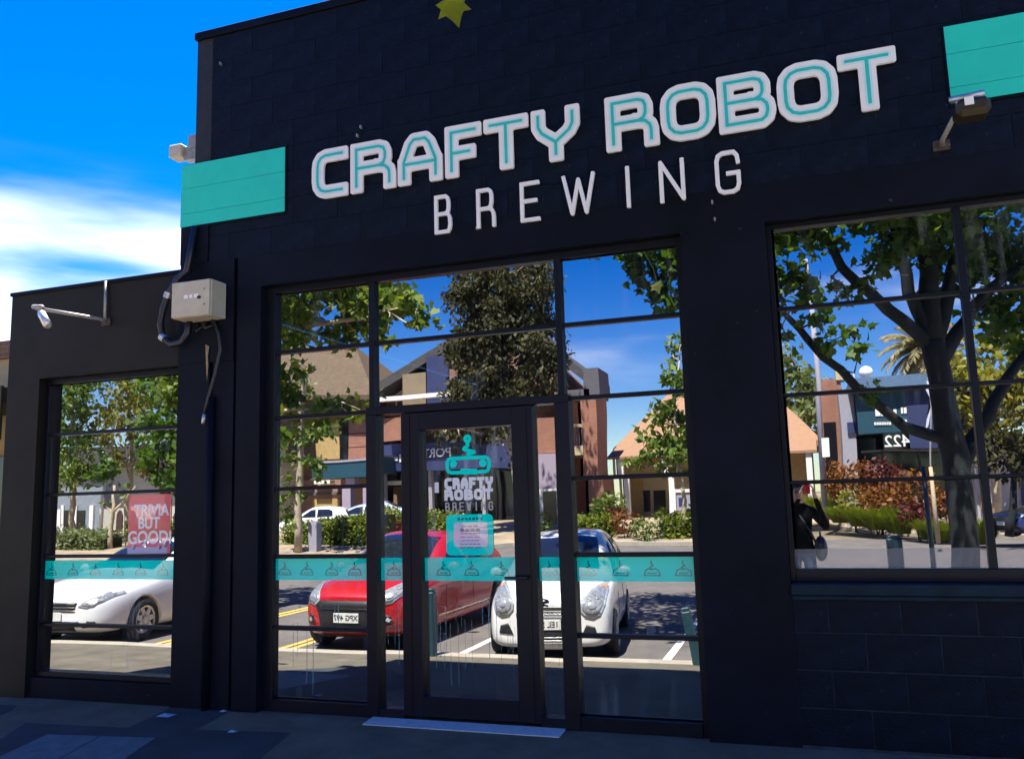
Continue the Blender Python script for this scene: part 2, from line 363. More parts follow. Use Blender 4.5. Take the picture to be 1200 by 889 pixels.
TEALF = film_mat('teal window film', (0.0, 0.90, 0.74), 0.05)
ICON = film_mat('dark green film print', (0.0, 0.2, 0.2), 0.09)
WHITEL = M('white sign letter', (0.90, 0.90, 0.89), 0.45, var=0.04)
AQUAL = M('pale aqua sign face', (0.64, 0.87, 0.86), 0.45, var=0.04)
TEALL = M('teal sign inline', (0.03, 0.56, 0.53), 0.45, var=0.05)
WHITEF = film_mat('white window film', (0.9, 0.92, 0.93), 0.08)
PAPER = film_mat('white paper behind glass', (0.72, 0.72, 0.82), 0.10)
GREYPRINT = film_mat('grey print', (0.25, 0.24, 0.33), 0.1)
STEEL = M('galvanised steel', (0.55, 0.56, 0.58), 0.42, 0.85, var=0.2, scale=20)
GREYM = M('weathered grey metal', (0.34, 0.33, 0.30), 0.5, 0.4, var=0.25, scale=30)
BLACKP = M('black plastic', (0.012, 0.012, 0.015), 0.45, var=0.2)
CREAM = M('cream enamel', (0.50, 0.47, 0.36), 0.45, var=0.1, scale=6)
WOOD = M('bare timber', (0.42, 0.33, 0.2), 0.8, var=0.3, scale=20)

# ================================================================== SETTING: ground
KERB = -3.40
def gz(y): return max(-0.2, 0.06 * y) if y < 0 else 0.0
ASPH = M('old asphalt footpath', (0.135, 0.116, 0.083), 0.9, var=0.32, scale=2.6, bump=1.0, bscale=160, chips=((.22, .2, .17), 60, .66))
ASPH_B = M('newer asphalt patch', (0.036, 0.044, 0.052), 0.9, var=0.35, scale=3, bump=1.0, bscale=160, chips=((.1, .1, .1), 70, .67))
ROADM = M('asphalt road', (0.128, 0.112, 0.10), 0.92, var=0.22, scale=1.6, bump=0.7, bscale=120)
CONC = M('concrete kerb', (0.36, 0.32, 0.25), 0.85, var=0.2, scale=3, bump=0.4)
PAINTW = M('white road paint', (0.75, 0.75, 0.72), 0.75, var=0.18, scale=22)
PAINTY = M('yellow road paint', (0.62, 0.42, 0.08), 0.75, var=0.18, scale=22)
EARTH = M('garden soil and ground', (0.16, 0.13, 0.08), 0.95, var=0.4, scale=0.8, bump=0.8)

m = MB(); m.add([(-400, -400, -0.37), (400, -400, -0.37), (400, 400, -0.37), (-400, 400, -0.37)], [[0, 1, 2, 3]])
tag(m.build('ground', EARTH), kind='structure')
m = MB(); m.add([(-120, -26.5, -0.35), (120, -26.5, -0.35), (120, KERB, -0.35), (-120, KERB, -0.35)], [[0, 1, 2, 3]])
tag(m.build('road', ROADM), kind='structure')
m = MB()      # footpath: falls from the wall to the kerb
m.add([(-60, -3.1, -0.186), (60, -3.1, -0.186), (60, 0.3, 0.0), (-60, 0.3, 0.0), (60, 0.0, 0.0), (-60, 0.0, 0.0)], [[0, 1, 4, 5], [5, 4, 2, 3]])
tag(m.build('footpath', ASPH), kind='structure')
m = MB(); m.prism([(-60, -3.1, -0.182), (-60, -3.38, -0.197), (-60, KERB, -0.215), (-60, KERB - 0.03, -0.4), (-60, -3.1, -0.4)], (120, 0, 0))
tag(m.build('kerb', CONC), kind='structure')
# raised island with the street tree, where the photographer stands
m = MB()
poly = [(-0.75, KERB - 0.031), (-0.75, -8.6), (-0.4, -9.5), (0.4, -9.9), (9, -9.9), (9, KERB - 0.031)]
m.prism([(x, y, -0.4) for x, y in poly], (0, 0, 0.2)); tag(m.build('traffic_island', CONC, bevel=0.02), kind='structure')
def patch(name, pts, mat, lift):
    m = MB(); m.add([(x, y, gz(y) + lift) for x, y in pts], [list(range(len(pts)))]); return tag(m.build(name, mat), kind='structure')
def fg(px, py):                                # footpath point under a direct sight line
    v = sight(px, py); t = (0 - CAM_H) / v.z
    for _ in range(8):
        q = CAMP + v * t; t = (gz(q.y) - CAM_H) / v.z
    q = CAMP + v * t; return (q.x, q.y)
patch('footpath_patch', [fg(-60, 905), fg(30, 847), fg(150, 853), fg(200, 829), fg(268, 833), fg(228, 855), fg(340, 858), fg(285, 905), fg(240, 930), fg(-60, 980)], ASPH_B, 0.004)
patch('footpath_patch', [fg(-90, 870), fg(-60, 828), fg(-20, 826), fg(20, 826), fg(-20, 850)], ASPH_B, 0.004)
# parking bay lines
for x in (-11.9, -4.27, -1.69): patch_m = MB(); patch_m.add([(x - .05, -9.2, -.346), (x + .05, -9.2, -.346), (x + .05, -3.7, -.346), (x - .05, -3.7, -.346)], [[0, 1, 2, 3]]); tag(patch_m.build('parking_line', PAINTW), kind='structure')
for x in (-6.78, -6.95, -9.0, -8.83): patch_m = MB(); patch_m.add([(x - .05, -8.7, -.346), (x + .05, -8.7, -.346), (x + .05, -3.7, -.346), (x - .05, -3.7, -.346)], [[0, 1, 2, 3]]); tag(patch_m.build('parking_line', PAINTY), kind='structure')
# far kerb and raised verge across the road
far = [(-60, -17.5), (-24, -19.2), (-17.5, -20.0), (-11.0, -25.3), (-6.0, -25.5), (-2.2, -25.6), (-0.8, -27.5), (-0.2, -33), (1.2, -33.5), (2.2, -29.5), (4.4, -27.4), (9.0, -22.0), (14, -19), (60, -12)]
m = MB(); n = len(far); vs = []; fs = []
for x, y in far: vs += [(x, y, -.345), (x, y, -.20), (x, y - .16, -.19), (x, y - 1.5, -.05), (x * 1.1, y - 8, .35), (x * 1.6, y - 120, .5)]
for i in range(n - 1):
    for k in range(2): fs.append([i * 6 + k, (i + 1) * 6 + k, (i + 1) * 6 + k + 1, i * 6 + k + 1])
m.add(vs, fs); tag(m.build('far_kerb', CONC), kind='structure')
m = MB(); fs = [[i * 6 + k, (i + 1) * 6 + k, (i + 1) * 6 + k + 1, i * 6 + k + 1] for i in range(n - 1) for k in range(2, 5)]
m.add(vs, fs); VERGE = M('verge soil and mulch', (0.30, 0.23, 0.15), 0.95, var=0.3, scale=1.2, bump=0.8)
tag(m.build('verge', VERGE), kind='structure')

# ================================================================== BREWERY BUILDING
bld = thing('brewery_building', (-1.5, 0.3, 0), 'dark navy painted brewery shopfront with stepped parapet and large mirrored windows', 'building')
UX = lambda u: u * CAM_D
XR = 5.6
xa0, xa1 = -6.92, -4.985               # wing
W1 = (UX(-1.1269), UX(-.8596)); CW = (UX(-.7183), UX(-.1213)); W3 = (UX(-.0235), 3.30)
ZL = 3.40; ZP = 5.80; ZWING = 3.60; W1TOP = F(208, 428)[1]; SILLZ = 1.005
Y1 = 0.30
for bx_w in ((xa0, 0, -.1, W1[0], Y1, W1TOP), (xa0, 0.001, W1TOP, xa1, Y1, ZWING)): quick('wall', WALL_BOUNCE, bld, bx_w)      # wing jamb and head
for bx_w in ((CW[1], 0.0, -.1, W3[0], Y1, ZL), (W3[1], 0, -.1, XR, Y1, ZL)): quick('wall', WALL, bld, bx_w)
for bx_w in ((W1[1], 0.0005, -.1, -4.665, Y1, W1TOP), (-4.64, 0.012, -.1, -4.43, Y1, ZL + .27), (-4.395, 0.0015, -.1, CW[0], Y1, ZL)): quick('pier', WALL, bld, bx_w)
for bx_w in ((-4.665, .035, -.1, -4.64, Y1, ZL), (-4.43, .035, -.1, -4.395, Y1, ZL + .27)): quick('movement_joint', WALL, bld, bx_w)
quick('lintel', WALL, bld, (-4.395, 0.0, ZL, XR, Y1, 3.668), (-4.985, -.004, W1TOP + .001, -4.43, 0.012, 3.668))
JOINT2 = M('lighter mortar', (0.022, 0.034, 0.05), 0.8, var=0.8, scale=11, bump=0.4)  # lower wall joints, lighter than the upper ones
quick('wall_core', JOINT2, bld, (W3[0] - 0.0, .006, -.1, W3[1], Y1, 0.93)); quick('wall_core', JOINT, bld, (-4.87, .009, 3.668, XR, Y1, ZP - .07))
quick('corner_beam', WALL, bld, (-4.985, -.012, 3.668, -4.70, Y1 + 2, 4.575))
quick('plinth', WALL, bld, (W1[0], .03, -.1, W1[1], Y1, .17))
quick('parapet_capping', WALL, bld, (-4.885, -.02, ZP - .07, XR, Y1 + .03, ZP), bevel=.004)
quick('wing_capping', WALL, bld, (xa0 - .015, -.015, ZWING, -4.87, Y1 + .02, ZWING + .035), bevel=.004)
quick('side_wall', WALL, bld, (xa0, Y1, -.1, xa0 + .25, 12, ZWING - .1), (-4.87, Y1, 3.4, -4.65, 12, ZP - .25), (XR - .25, Y1, -.1, XR, 12, ZP - .3), (xa0, 12, -.1, XR, 12.25, ZP - .3))
ROOFM = M('zinc roof sheet', (0.3, 0.3, 0.31), .5, .5)
quick('roof', ROOFM, bld, (-4.66, Y1, 5.3, XR - .2, 12, 5.4), (xa0 + .2, Y1, 3.3, -4.87, 12, 3.38))
INT = M('dim interior paint', (0.10, 0.10, 0.11), .8); FLOORI = M('interior floor', (0.12, 0.1, 0.08), .5)
quick('interior_wall', INT, bld, (xa0 + .25, 6.5, 0, XR - .25, 6.6, 3.29))
quick('interior_ceiling', INT, bld, (-4.86, Y1 + .001, 3.45, XR - .26, 6.6, 3.5))
quick('interior_floor', FLOORI, bld, (xa0 + .2, Y1 + .001, -.1, XR - .2, 6.5, .02))
# blockwork courses: each block a piece of its own
PIT, BL = 0.2284, 0.42
def block_mesh(lx, hz, bev):
    bm = bmesh.new(); bmesh.ops.create_cube(bm, size=1)
    for v in bm.verts: v.co = Vector((v.co.x * lx, v.co.y * .03, v.co.z * hz))
    ed = [e for e in bm.edges if all(v.co.y < 0 for v in e.verts)]
    bmesh.ops.bevel(bm, geom=ed, offset=bev, segments=1, affect='EDGES')
    me = bpy.data.meshes.new('block'); bm.to_mesh(me); bm.free(); me.materials.append(WALL2); return me
BMESH = {}
nblk = 0
def block(x0, x1, z0, z1, gap=.002, bev=.0012):
    global nblk
    key = (round(x1 - x0, 3), round(z1 - z0, 3), gap)
    if key not in BMESH: BMESH[key] = block_mesh(x1 - x0 - gap, z1 - z0 - gap, bev)
    o = bpy.data.objects.new('block', BMESH[key]); COL.objects.link(o); o.parent = bld
    o.location = Vector(((x0 + x1) / 2, .015 + random.uniform(-.0016, .0012) * (1 if gap > .004 else .45), (z0 + z1) / 2)) - ORG[bld.name]
    o.rotation_euler = (random.uniform(-.004, .004), 0, random.uniform(-.003, .003)); ORG[o.name] = ORG[bld.name]; nblk += 1
def courses(x0, x1, z0, z1, off, gap=.002, bev=.0012):
    z = z0; k = 0
    while z < z1 - .03:
        ze = min(z + PIT, z1); x = x0; first = True
        while x < x1 - .01:
            xe = x + BL * (0.5 if first and (k + off) % 2 else 1)
            if x1 - xe < .08: xe = x1
            block(x, min(xe, x1), z, ze, gap, bev); x = min(xe, x1); first = False
        z = ze; k += 1
courses(-4.70, 4.4, 4.582, ZP - .07, 0)
courses(-4.70, 4.4, 3.668, 4.582, 1)
courses(W3[0], W3[1], 0.0146, .9286, 0, .006, .004)
# painted teal panels (course by course, so the joints read through)
def teal(x0, x1, z0, z1):
    m = MB(); zs = [z0] + [3.668 + PIT * k for k in range(12) if z0 + .02 < 3.668 + PIT * k < z1 - .02] + [z1]
    for a, b in zip(zs, zs[1:]): m.box(x0, -.017, a + (.0015 if a > z0 else 0), x1, -.0135, b - (.0015 if b < z1 else 0))
    return m.build('painted_panel', TEAL, bld)
quick('render_patch', WALL, bld, (-4.70, -.012, 3.99, -3.92, .012, 4.575)); quick('render_patch', WALL, bld, (1.05, -.012, 4.0, XR, .012, 4.56))
teal(-4.99, F(335, 212)[0], 4.008, 4.57); teal(F(1110, 80)[0], XR, 4.02, 4.545)

# ------------------------------------------------------------------ windows and door
def pane(par, x0, x1, z0, z1, mat=GLASS):
    m = MB(); m.box(x0, GL, z0, x1, GL + .006, z1); o = m.build('glass_pane', mat, par)
    c = Vector(((x0 + x1) / 2, GL, (z0 + z1) / 2)) - ORG[par.name]
    rx, rz = random.uniform(-.0022, .0022), random.uniform(-.0022, .0022)       # panes never sit perfectly true
    o.data.transform(Matrix.Translation(c) @ Euler((rx, 0, rz)).to_matrix().to_4x4() @ Matrix.Translation(-c)); return o
ICONM = None
def icon_mesh():
    s = .055; k = [[(-s, -.022), (-s * .82, .012), (-s * .4, .026), (0, .02), (s * .4, .026), (s * .82, .012), (s, -.022), (-s, -.022)], [(0, .02), (-.012, .034), (.012, .045), (-.002, .056), (-.002, .078)], [(-.03, -.006), (.03, -.006)]]
    return stroke_mesh(k, .0035, .002, res=.0014)
def film(par, x0, x1, z0, z1, icons):
    global ICONM
    m = MB(); m.box(x0, GL - .004, z0, x1, GL - .002, z1); m.build('film_strip', TEALF, par)
    if ICONM is None: ICONM = icon_mesh(); ICONM.materials.append(ICON)
    for x in icons:
        o = bpy.data.objects.new('robot_icon', ICONM); COL.objects.link(o); o.parent = par; ORG[o.name] = ORG[par.name]
        o.location = Vector((x, GL - .0045, (z0 + z1) / 2 - .022)) - ORG[par.name]
BT, BB = 1.168, 0.998                       # band of film
Fy0, Fy1 = .085, .16
# -- left window in the wing
zs1 = [.19, .605, 1.197, 1.743, 2.286, W1TOP - .05]
x0, x1 = W1[0] + .035, W1[1] - .0
quick_bars = [(W1[0] + .001, Fy0, .171, x0, Fy1, W1TOP - .05), (W1[1] - .03, Fy0, .171, W1[1] - .001, Fy1, W1TOP - .05), (W1[0] + .001, Fy0, W1TOP - .05, W1[1] - .001, Fy1, W1TOP - .001), (x0, Fy0 - .01, .171, W1[1] - .031, Fy1, .215)]
for z in zs1[1:5]: quick_bars.append((x0, Fy0 + .012, z - .014, W1[1] - .031, Fy1 - .012, z + .014))
win1 = quick('window', FRAME, bld, *quick_bars, bevel=.003)
for a, b in zip(zs1, zs1[1:]): pane(win1, x0, W1[1] - .031, a + .009, b - .009, GLASS2 if a < 1 else GLASS)
film(win1, x0 - .03, W1[1] - .032, BB, BT - .01, [G(x, 667)[0] for x in (61, 86, 112, 139, 165, 191)])
# -- centre window
v1 = (G(434, 600)[0], G(446, 600)[0]); v2 = (G(475, 600)[0], G(497, 600)[0]); v3 = (G(605, 600)[0], G(630, 600)[0]); v4 = (G(655, 560)[0], G(672, 560)[0])
cx0, cx1 = CW[0] + .085, CW[1] - .05; ZT = 3.345; rows = [.09, .627, 1.183, 1.722, 2.30, 2.845]
bars = [(CW[0] + .001, Fy0, .0, cx0, Fy1, ZL - .001), (cx1, Fy0, 0, CW[1] - .001, Fy1, ZL - .001), (cx0, Fy0, ZT, cx1, Fy1, ZL - .001),
        (cx0, Fy0 - .012, 0.0, v1[0], Fy1, .09), (v4[1], Fy0 - .012, 0.0, cx1, Fy1, .09), (v1[1], Fy0 - .012, 0, v2[0], Fy1, .07), (v3[1], Fy0 - .012, 0, v4[0], Fy1, .07),
        (v1[0], Fy0 - .025, 0.001, v1[1], Fy1, 2.27), (v4[0], Fy0 - .025, 0.001, v4[1], Fy1, 2.27), (v1[0], Fy0 - .025, 2.27, v4[1], Fy1, 2.33),
        (v1[0] + .018, Fy0, 2.33, v1[1] - .022, Fy1, ZT), (v4[0] + .03, Fy0, 2.33, v4[1] - .03, Fy1, ZT)]
for z in rows[1:]:
    if z != 2.30: pass
    bars.append((cx0, Fy0 + .012, z - .015, v1[0] + (.018 if z > 2.4 else 0), Fy1 - .012, z + .015)); bars.append((v4[1] - (.03 if z > 2.4 else 0), Fy0 + .012, z - .015, cx1, Fy1 - .012, z + .015))
bars.append((v1[1] - .022, Fy0 + .012, 2.845 - .015, v4[0] + .03, Fy1 - .012, 2.845 + .015))
win2 = quick('window', FRAME, bld, *bars, bevel=.003)
for a, b in zip(rows, rows[1:] + [ZT]):
    pane(win2, cx0, v1[0] + (.018 if a > 2.2 else 0), a + .01, b - .01, GLASS2 if a < 1 else GLASS); pane(win2, v4[1] - (.03 if a > 2.2 else 0), cx1, a + .01, b - .01, GLASS2 if a < 1 else GLASS)
for a, b in ((2.33, 2.835), (2.855, ZT)): pane(win2, v1[1] - .022, v4[0] + .03, a, b)
pane(win2, v1[1], v2[0] + .03, .07, 2.27, GLASS2); pane(win2, v3[1] - .03, v4[0], .07, 2.27, GLASS2)
film(win2, cx0 - .02, v1[0] - .003, BB, BT, [G(x, 667)[0] for x in (334, 360, 389, 416)])
film(win2, v1[1] + .003, v2[0] - .003, BB, BT, [G(462, 667)[0]]); film(win2, v3[1] + .002, v4[0] - .002, BB, BT, [G(644, 667)[0]])
film(win2, v4[1] + .003, cx1 - .002, BB, BT, [G(x, 667)[0] for x in (690, 727, 764, 801)])
# -- door
dl, dr = G(481, 640)[0], G(627, 640)[0]; s0, s1 = v2[1], v3[0]; dz1 = 2.265
door = quick('door', FRAME, bld, (v2[0], Fy0 - .02, .03, v2[1], Fy1 - .002, dz1), (v3[0], Fy0 - .02, .03, v3[1], Fy1 - .002, dz1), (v2[1], Fy0 - .02, 2.13, v3[0], Fy1 - .002, dz1), (v2[1], Fy0 - .02, .03, v3[0], Fy1 - .002, .175), bevel=.004)
quick('door_track', FRAME, door, (v2[0] + .055, Fy0 - .026, .04, v2[0] + .075, Fy0 - .02, dz1 - .02), (v3[1] - .055, Fy0 - .026, .04, v3[1] - .045, Fy0 - .02, dz1 - .02))
pane(door, v2[1], v3[0], .17, 2.135, GLASS2)
film(door, v2[1] + .002, v3[0] - .002, BB, BT, [G(x, 667)[0] for x in (520, 553, 588)])
m = MB(); hx = v3[0] - .02
m.tube([(hx + .12, Fy0 - .02, 1.03), (hx + .12, .01, 1.03), (hx - .04, .005, 1.03)], .011, 8); m.build('handle', BLACKP, door, True)
m = MB(); m.tube([(v3[0] + .07, Fy0 - .03, .9), (v3[0] + .07, Fy0 - .055, .9), (v3[0] + .07, Fy0 - .055, .55), (v3[0] + .07, Fy0 - .03, .55)], .007, 6)
FY = GL - .004
ex, ez = G(549, 545); u = lambda x, y: tuple(a - b for a, b in zip(G(x, y), (ex, ez)))
rr = lambda x0, z0, x1, z1, r: [(x0 + r, z0), (x1 - r, z0), (x1 - r * .3, z0 + r * .3), (x1, z0 + r), (x1, z1 - r), (x1 - r * .3, z1 - r * .3), (x1 - r, z1), (x0 + r, z1), (x0 + r * .3, z1 - r * .3), (x0, z1 - r), (x0, z0 + r), (x0 + r * .3, z0 + r * .3), (x0 + r, z0)]
circ = lambda c, r, n=12: [(c[0] + r * math.cos(2 * math.pi * k / n), c[1] + r * math.sin(2 * math.pi * k / n)) for k in range(n + 1)]
hx0, hz0 = u(523, 555); hx1, hz1 = u(575, 534)
em = [rr(hx0 + .012, hz0 + .006, hx1 - .012, hz1 - .006, .03), circ(u(531.5, 543.5), .016), circ(u(566, 542.5), .016), circ(u(548, 514), .02), [u(548, 518), u(548.5, 522), u(543.5, 526), u(556, 529.5), u(549, 532)], [u(542, 551), u(557, 551)], [u(542, 553.5), u(557, 553.5)]]
place(stroke_mesh(em, .0135, .0015, res=.003), 'robot_emblem', TEALF, door, (ex, FY, ez))
def stroke_word(word, px0, px1, pyt, pyb, hw, mat, par, gap=.16, name='lettering', y=FY):
    X0, zt = G(px0, pyt); X1, _ = G(px1, pyt); zb = G(px0, pyb)[1]; n = len(word); cw = (X1 - X0) / (n + gap * (n - 1)); k = []
    for i, ch in enumerate(word):
        a = i * cw * (1 + gap) + hw; b = a + cw - 2 * hw
        for s in GLY[ch]: k.append([(a + (b - a) * p[0], hw + (zt - zb - 2 * hw) * p[1]) for p in s])
    return place(stroke_mesh(k, hw, .0015, res=max(.0022, hw * .3)), name, mat, par, (X0, y, zb))
stroke_word('CRAFTY', 521, 578, 560, 573.5, .0125, WHITEF, door, .08); stroke_word('ROBOT', 521, 578, 573.5, 586.5, .0125, WHITEF, door, .08)
stroke_word('BREWING', 522, 578, 588.5, 599, .0045, film_mat('pale window film', (.6, .57, .54), .1), door, .6)
m = MB(); X0, zt = G(523, 603); X1, zb = G(579, 650); m.prism([(x, FY, z) for x, z in [(p[0], p[1]) for p in rr(X0, zb, X1, zt, .03)[:-1]]], (0, -.0015, 0)); m.build('notice_backing', TEALF, door)
m = MB(); X0, zt = G(532, 612); X1, zb = G(572, 640); m.prism([(x, FY - .002, z) for x, z in rr(X0, zb, X1, zt, .02)[:-1]], (0, -.001, 0)); nb = m.build('paper_notice', PAPER, door)
m = MB(); px_ = (X0 + X1) / 2
for k, (wd, hz) in enumerate(((.5, .010), (.62, .022), (.6, .006), (.64, .006), (.55, .006), (.62, .006), (.7, .01))):
    zc = zt - .03 - k * .026
    n = 3 + k % 3
    for j in range(n): m.box(px_ - (X1 - X0) * wd / 2 + (X1 - X0) * wd * j / n, FY - .0035, zc - hz / 2, px_ - (X1 - X0) * wd / 2 + (X1 - X0) * wd * (j + .82) / n, FY - .003, zc + hz / 2)
m.build('notice_print', GREYPRINT, door)
m = MB(); xc, zc = G(551, 607.5)
for j in range(7): m.box(xc - .1 + .03 * j, FY - .0028, zc - .009, xc - .08 + .03 * j, FY - .0018, zc + .009)
m.build('notice_print', ICON, door)
m = MB(); a = G(509.5, 565); b = G(514.5, 577); m.box(a[0], FY - .001, b[1], b[0], FY, a[1]); m.build('sticker', WHITEF, door)
RUNM = film_mat('dried water runs', (.45, .72, .78), 0.0, .20)
def runs(par, spans, n, zr):
    m = MB(); rg = random.Random(23)
    for k in range(n):
        a_, b_ = spans[k % len(spans)]; x = rg.uniform(a_, b_); z1_ = rg.uniform(*zr); L_ = rg.uniform(.12, .5); w_ = rg.uniform(.002, .006)
        for j in (0, 1):
            xx = x + j * rg.uniform(.03, .07)
            if xx + w_ < b_: m.box(xx, GL - .0012, max(.12, z1_ - L_ * rg.uniform(.6, 1)), xx + w_, GL - .0004, z1_)
        if x + .075 < b_ and k % 2: m.box(x, GL - .0012, z1_, x + .05, GL - .0004, z1_ + .004)
    return tag(m.build('water_runs', RUNM, par), kind='stuff')
runs(door, [(v2[1] + .02, v3[0] - .02)], 13, (.55, .88)); runs(win2, [(cx0 + .1, v1[0] - .02), (v1[1] + .02, v2[0] - .01), (v3[1] + .0, v4[0] - .02), (cx0 + .1, v1[0] - .02)], 14, (.5, .85))
# -- right window
W3T = F(900, 256)[1]; wr0, wr1 = W3[0] + .035, W3[1] - .035; zs3 = [SILLZ + .08, 1.643, 2.223, 2.812, ZL - .035]; xs3 = [wr0, UX(.1764) * 1.022, UX(.1764) * 1.022 + 1.13, wr1]
bars = [(W3[0] + .001, Fy0, SILLZ + .001, wr0, Fy1, ZL - .001), (wr1, Fy0, SILLZ + .001, W3[1] - .001, Fy1, ZL - .001), (wr0, Fy0, ZL - .035, wr1, Fy1, ZL - .001), (wr0, Fy0, SILLZ + .001, wr1, Fy1, SILLZ + .08)]
for x in xs3[1:3]: bars.append((x - .022, Fy0 + .01, SILLZ + .08, x + .022, Fy1 - .01, ZL - .035))
for a, b in zip(xs3, xs3[1:]):
    for z in zs3[1:4]: bars.append((a + (.022 if a != wr0 else 0), Fy0 + .014, z - .012, b - (.022 if b != wr1 else 0), Fy1 - .014, z + .012))
win3 = quick('window', FRAME, bld, *bars, bevel=.003)
for a, b in zip(xs3, xs3[1:]):
    for c, d in zip(zs3, zs3[1:]): pane(win3, a + .018, b - .018, c - .0, d - .014 if d < 3.3 else d)
m = MB(); m.box(wr0, GL - .003, zs3[0], wr1, GL - .0015, zs3[0] + .125); m.build('frosted_strip', film_mat('thin frosted film', (.75, .75, .74), 0.0, .12), win3)
quick('window_sill', SILL, bld, (W3[0] - .0, -.035, .932, W3[1], Fy0 + .02, SILLZ), (W3[0] + .002, -.02, .90, W3[1] - .002, .008, .931), bevel=.006)

# ------------------------------------------------------------------ sign lettering on the wall
SZT, SZB = 4.475, 4.055; HWL = .056
def letter(sign, ch, x0, x1, zb, zt, hw, mats):
    a = [[(hw + (x1 - x0 - 2 * hw) * p[0], hw + (zt - zb - 2 * hw) * p[1]) for p in s] for s in GLY[ch]]
    o = place(stroke_mesh(a, hw, .022, r=hw * .25), 'letter', mats[0], sign, (x0, -.0125, zb))
    if len(mats) > 1:
        sh = lambda s, e: s
        p1 = place(stroke_mesh(a, hw * .48, .0015, r=hw * .4, res=.005), 'letter_face', mats[1], o, (x0, -.0345, zb))
        place(stroke_mesh(a, hw * .2, .0015, r=hw * .05, res=.0025), 'letter_inline', mats[2], o, (x0, -.036, zb))
sign = thing('wall_sign', (-1.45, -.012, SZB), 'large white letters with teal inlines reading CRAFTY ROBOT across the dark upper wall', 'sign')
for ch, x0, x1 in (('C', -3.66, -3.324), ('R', -3.30, -2.892), ('A', -2.876, -2.491), ('F', -2.468, -2.161), ('T', -2.143, -1.782), ('Y', -1.76, -1.383), ('R', -1.193, -.805), ('O', -.793, -.405), ('B', -.391, -.004), ('O', .006, .398), ('T', .402, .765)):
    letter(sign, ch, x0, x1, SZB, SZT, HWL, (WHITEL, AQUAL, TEALL))
sign2 = thing('wall_sign', (-1.4, -.012, 3.63), 'thin widely spaced white letters reading BREWING below the big sign', 'sign')
for ch, x0, x1 in (('B', -2.566, -2.422), ('R', -2.217, -2.064), ('E', -1.866, -1.712), ('W', -1.539, -1.289), ('I', -1.11, -.99), ('N', -.826, -.647), ('G', -.439, -.268)):
    letter(sign2, ch, x0, x1, 3.622, 3.932, .014, (WHITEL,))

# ------------------------------------------------------------------ fittings on the facade
X0, Z1 = F(201, 331); X1, Z0 = F(244, 372); bx = thing('switchboard_box', (X0, 0, Z0), 'cream metal electrical cabinet mounted beside the wing on the corner pier', 'electrical box')
Z0 = F(222, 371)[1]; Z1 = F(222, 330)[1]; X0 = F(201, 350, -.22)[0]; X1 = F(246, 350, -.22)[0]
Z0 = F(222, 371, -.22)[1]; Z1 = F(222, 329, -.22)[1]
quick('case', CREAM, bx, (X0, -.205, Z0, X1, -.013, Z1), bevel=.006); quick('cover', CREAM, bx, (X0 + .004, -.225, Z0 + .004, X1 - .004, -.208, Z1 - .004), bevel=.004)
m = MB(); m.lathe([(.014, 0), (.014, .012)], ((X0 + (X1 - X0) * .74), -.238, (Z0 + Z1) / 2 + .0), 'y', 12); m.build('lock', BLACKP, bx)
m = MB()
for dz in (.3, .72): m.lathe([(.008, 0), (.008, .006)], (X0 + (X1 - X0) * .86, -.2315, Z0 + (Z1 - Z0) * dz), 'y', 8)
m.build('screw', GREYM, bx)
m = MB()
for j, wd in enumerate((.04, .03, .045)): m.box(X0 + .13 + [0, .055, .1][j], -.2262, Z0 + .155, X0 + .13 + [0, .055, .1][j] + wd, -.2252, Z0 + .185)
m.build('faded_lettering', WHITEL, bx)
cd = thing('conduit_loop', F(190, 375) and (F(200, 375)[0], -.03, F(200, 375)[1]), 'thick black cable conduit looping round the cream cabinet', 'conduit')
pts = [F(x, y, -.07) for x, y in ((222, 300), (218, 318), (208, 325), (196, 345), (190, 362), (187, 380), (190, 395), (200, 403), (212, 400), (219, 390), (221, 374))]
P3 = [(x, -.06, z) for x, z in pts]
m = MB(); m.tube([(P3[0][0] + .02, -.03, 3.99)] + P3[1:], .030, 12); m.build('hose', M('black conduit', (.012, .013, .022), .35), cd, True)
m = MB()
for k in (3, 6):
    a, b = Vector(P3[k]), Vector(P3[k + 1]); d = (b - a).normalized(); m = MB(); m.tube([a - d * .02, a + d * .03], .036, 10); m.build('clamp', STEEL, cd)
hc = thing('hanging_cable', (F(236, 500)[0], -.03, F(236, 500)[1]), 'loose black cable with a metal end hanging below the cream cabinet', 'cable')
pts = [F(x, y, -.03) for x, y in ((248, 372), (257, 390), (259, 410), (252, 440), (245, 465), (240, 485))]; P3 = [(x, -.035, z) for x, z in pts]
m = MB(); m.tube(P3, .016, 8); m.build('lead', BLACKP, hc, True)
m = MB(); a = Vector(P3[-1]); m.tube([a + Vector((0, 0, .0)), a + Vector((-.01, 0, -.08))], .017, 10); m.build('plug', STEEL, hc, True)
m = MB(); x_, z_ = F(250, 378, -.02); m.tube([(x_ - .1, -.03, z_), (x_ - .02, -.09, z_ - .06), (x_ + .03, -.03, z_ - .02)], .014, 8); m.tube([(x_ - .16, -.03, z_), (x_ - .12, -.09, z_ - .08), (x_ - .05, -.03, z_ + .0)], .012, 8); m.build('lead', BLACKP, hc, True)
# chipped paint streak beneath the cabinet
x_, z_ = F(244, 420); m = MB(); m.prism([(x_ - .02, -.0135, z_ + .12), (x_ + .018, -.0135, z_ + .1), (x_ + .006, -.0135, z_ + .03), (x_ + .012, -.0135, z_ - .06), (x_ + .002, -.0135, z_ - .19), (x_ - .012, -.0135, z_ - .04)], (0, .001, 0)); m.build('chipped_render', M('chipped render', (.3, .22, .12), .9, var=.3, scale=30), bld)
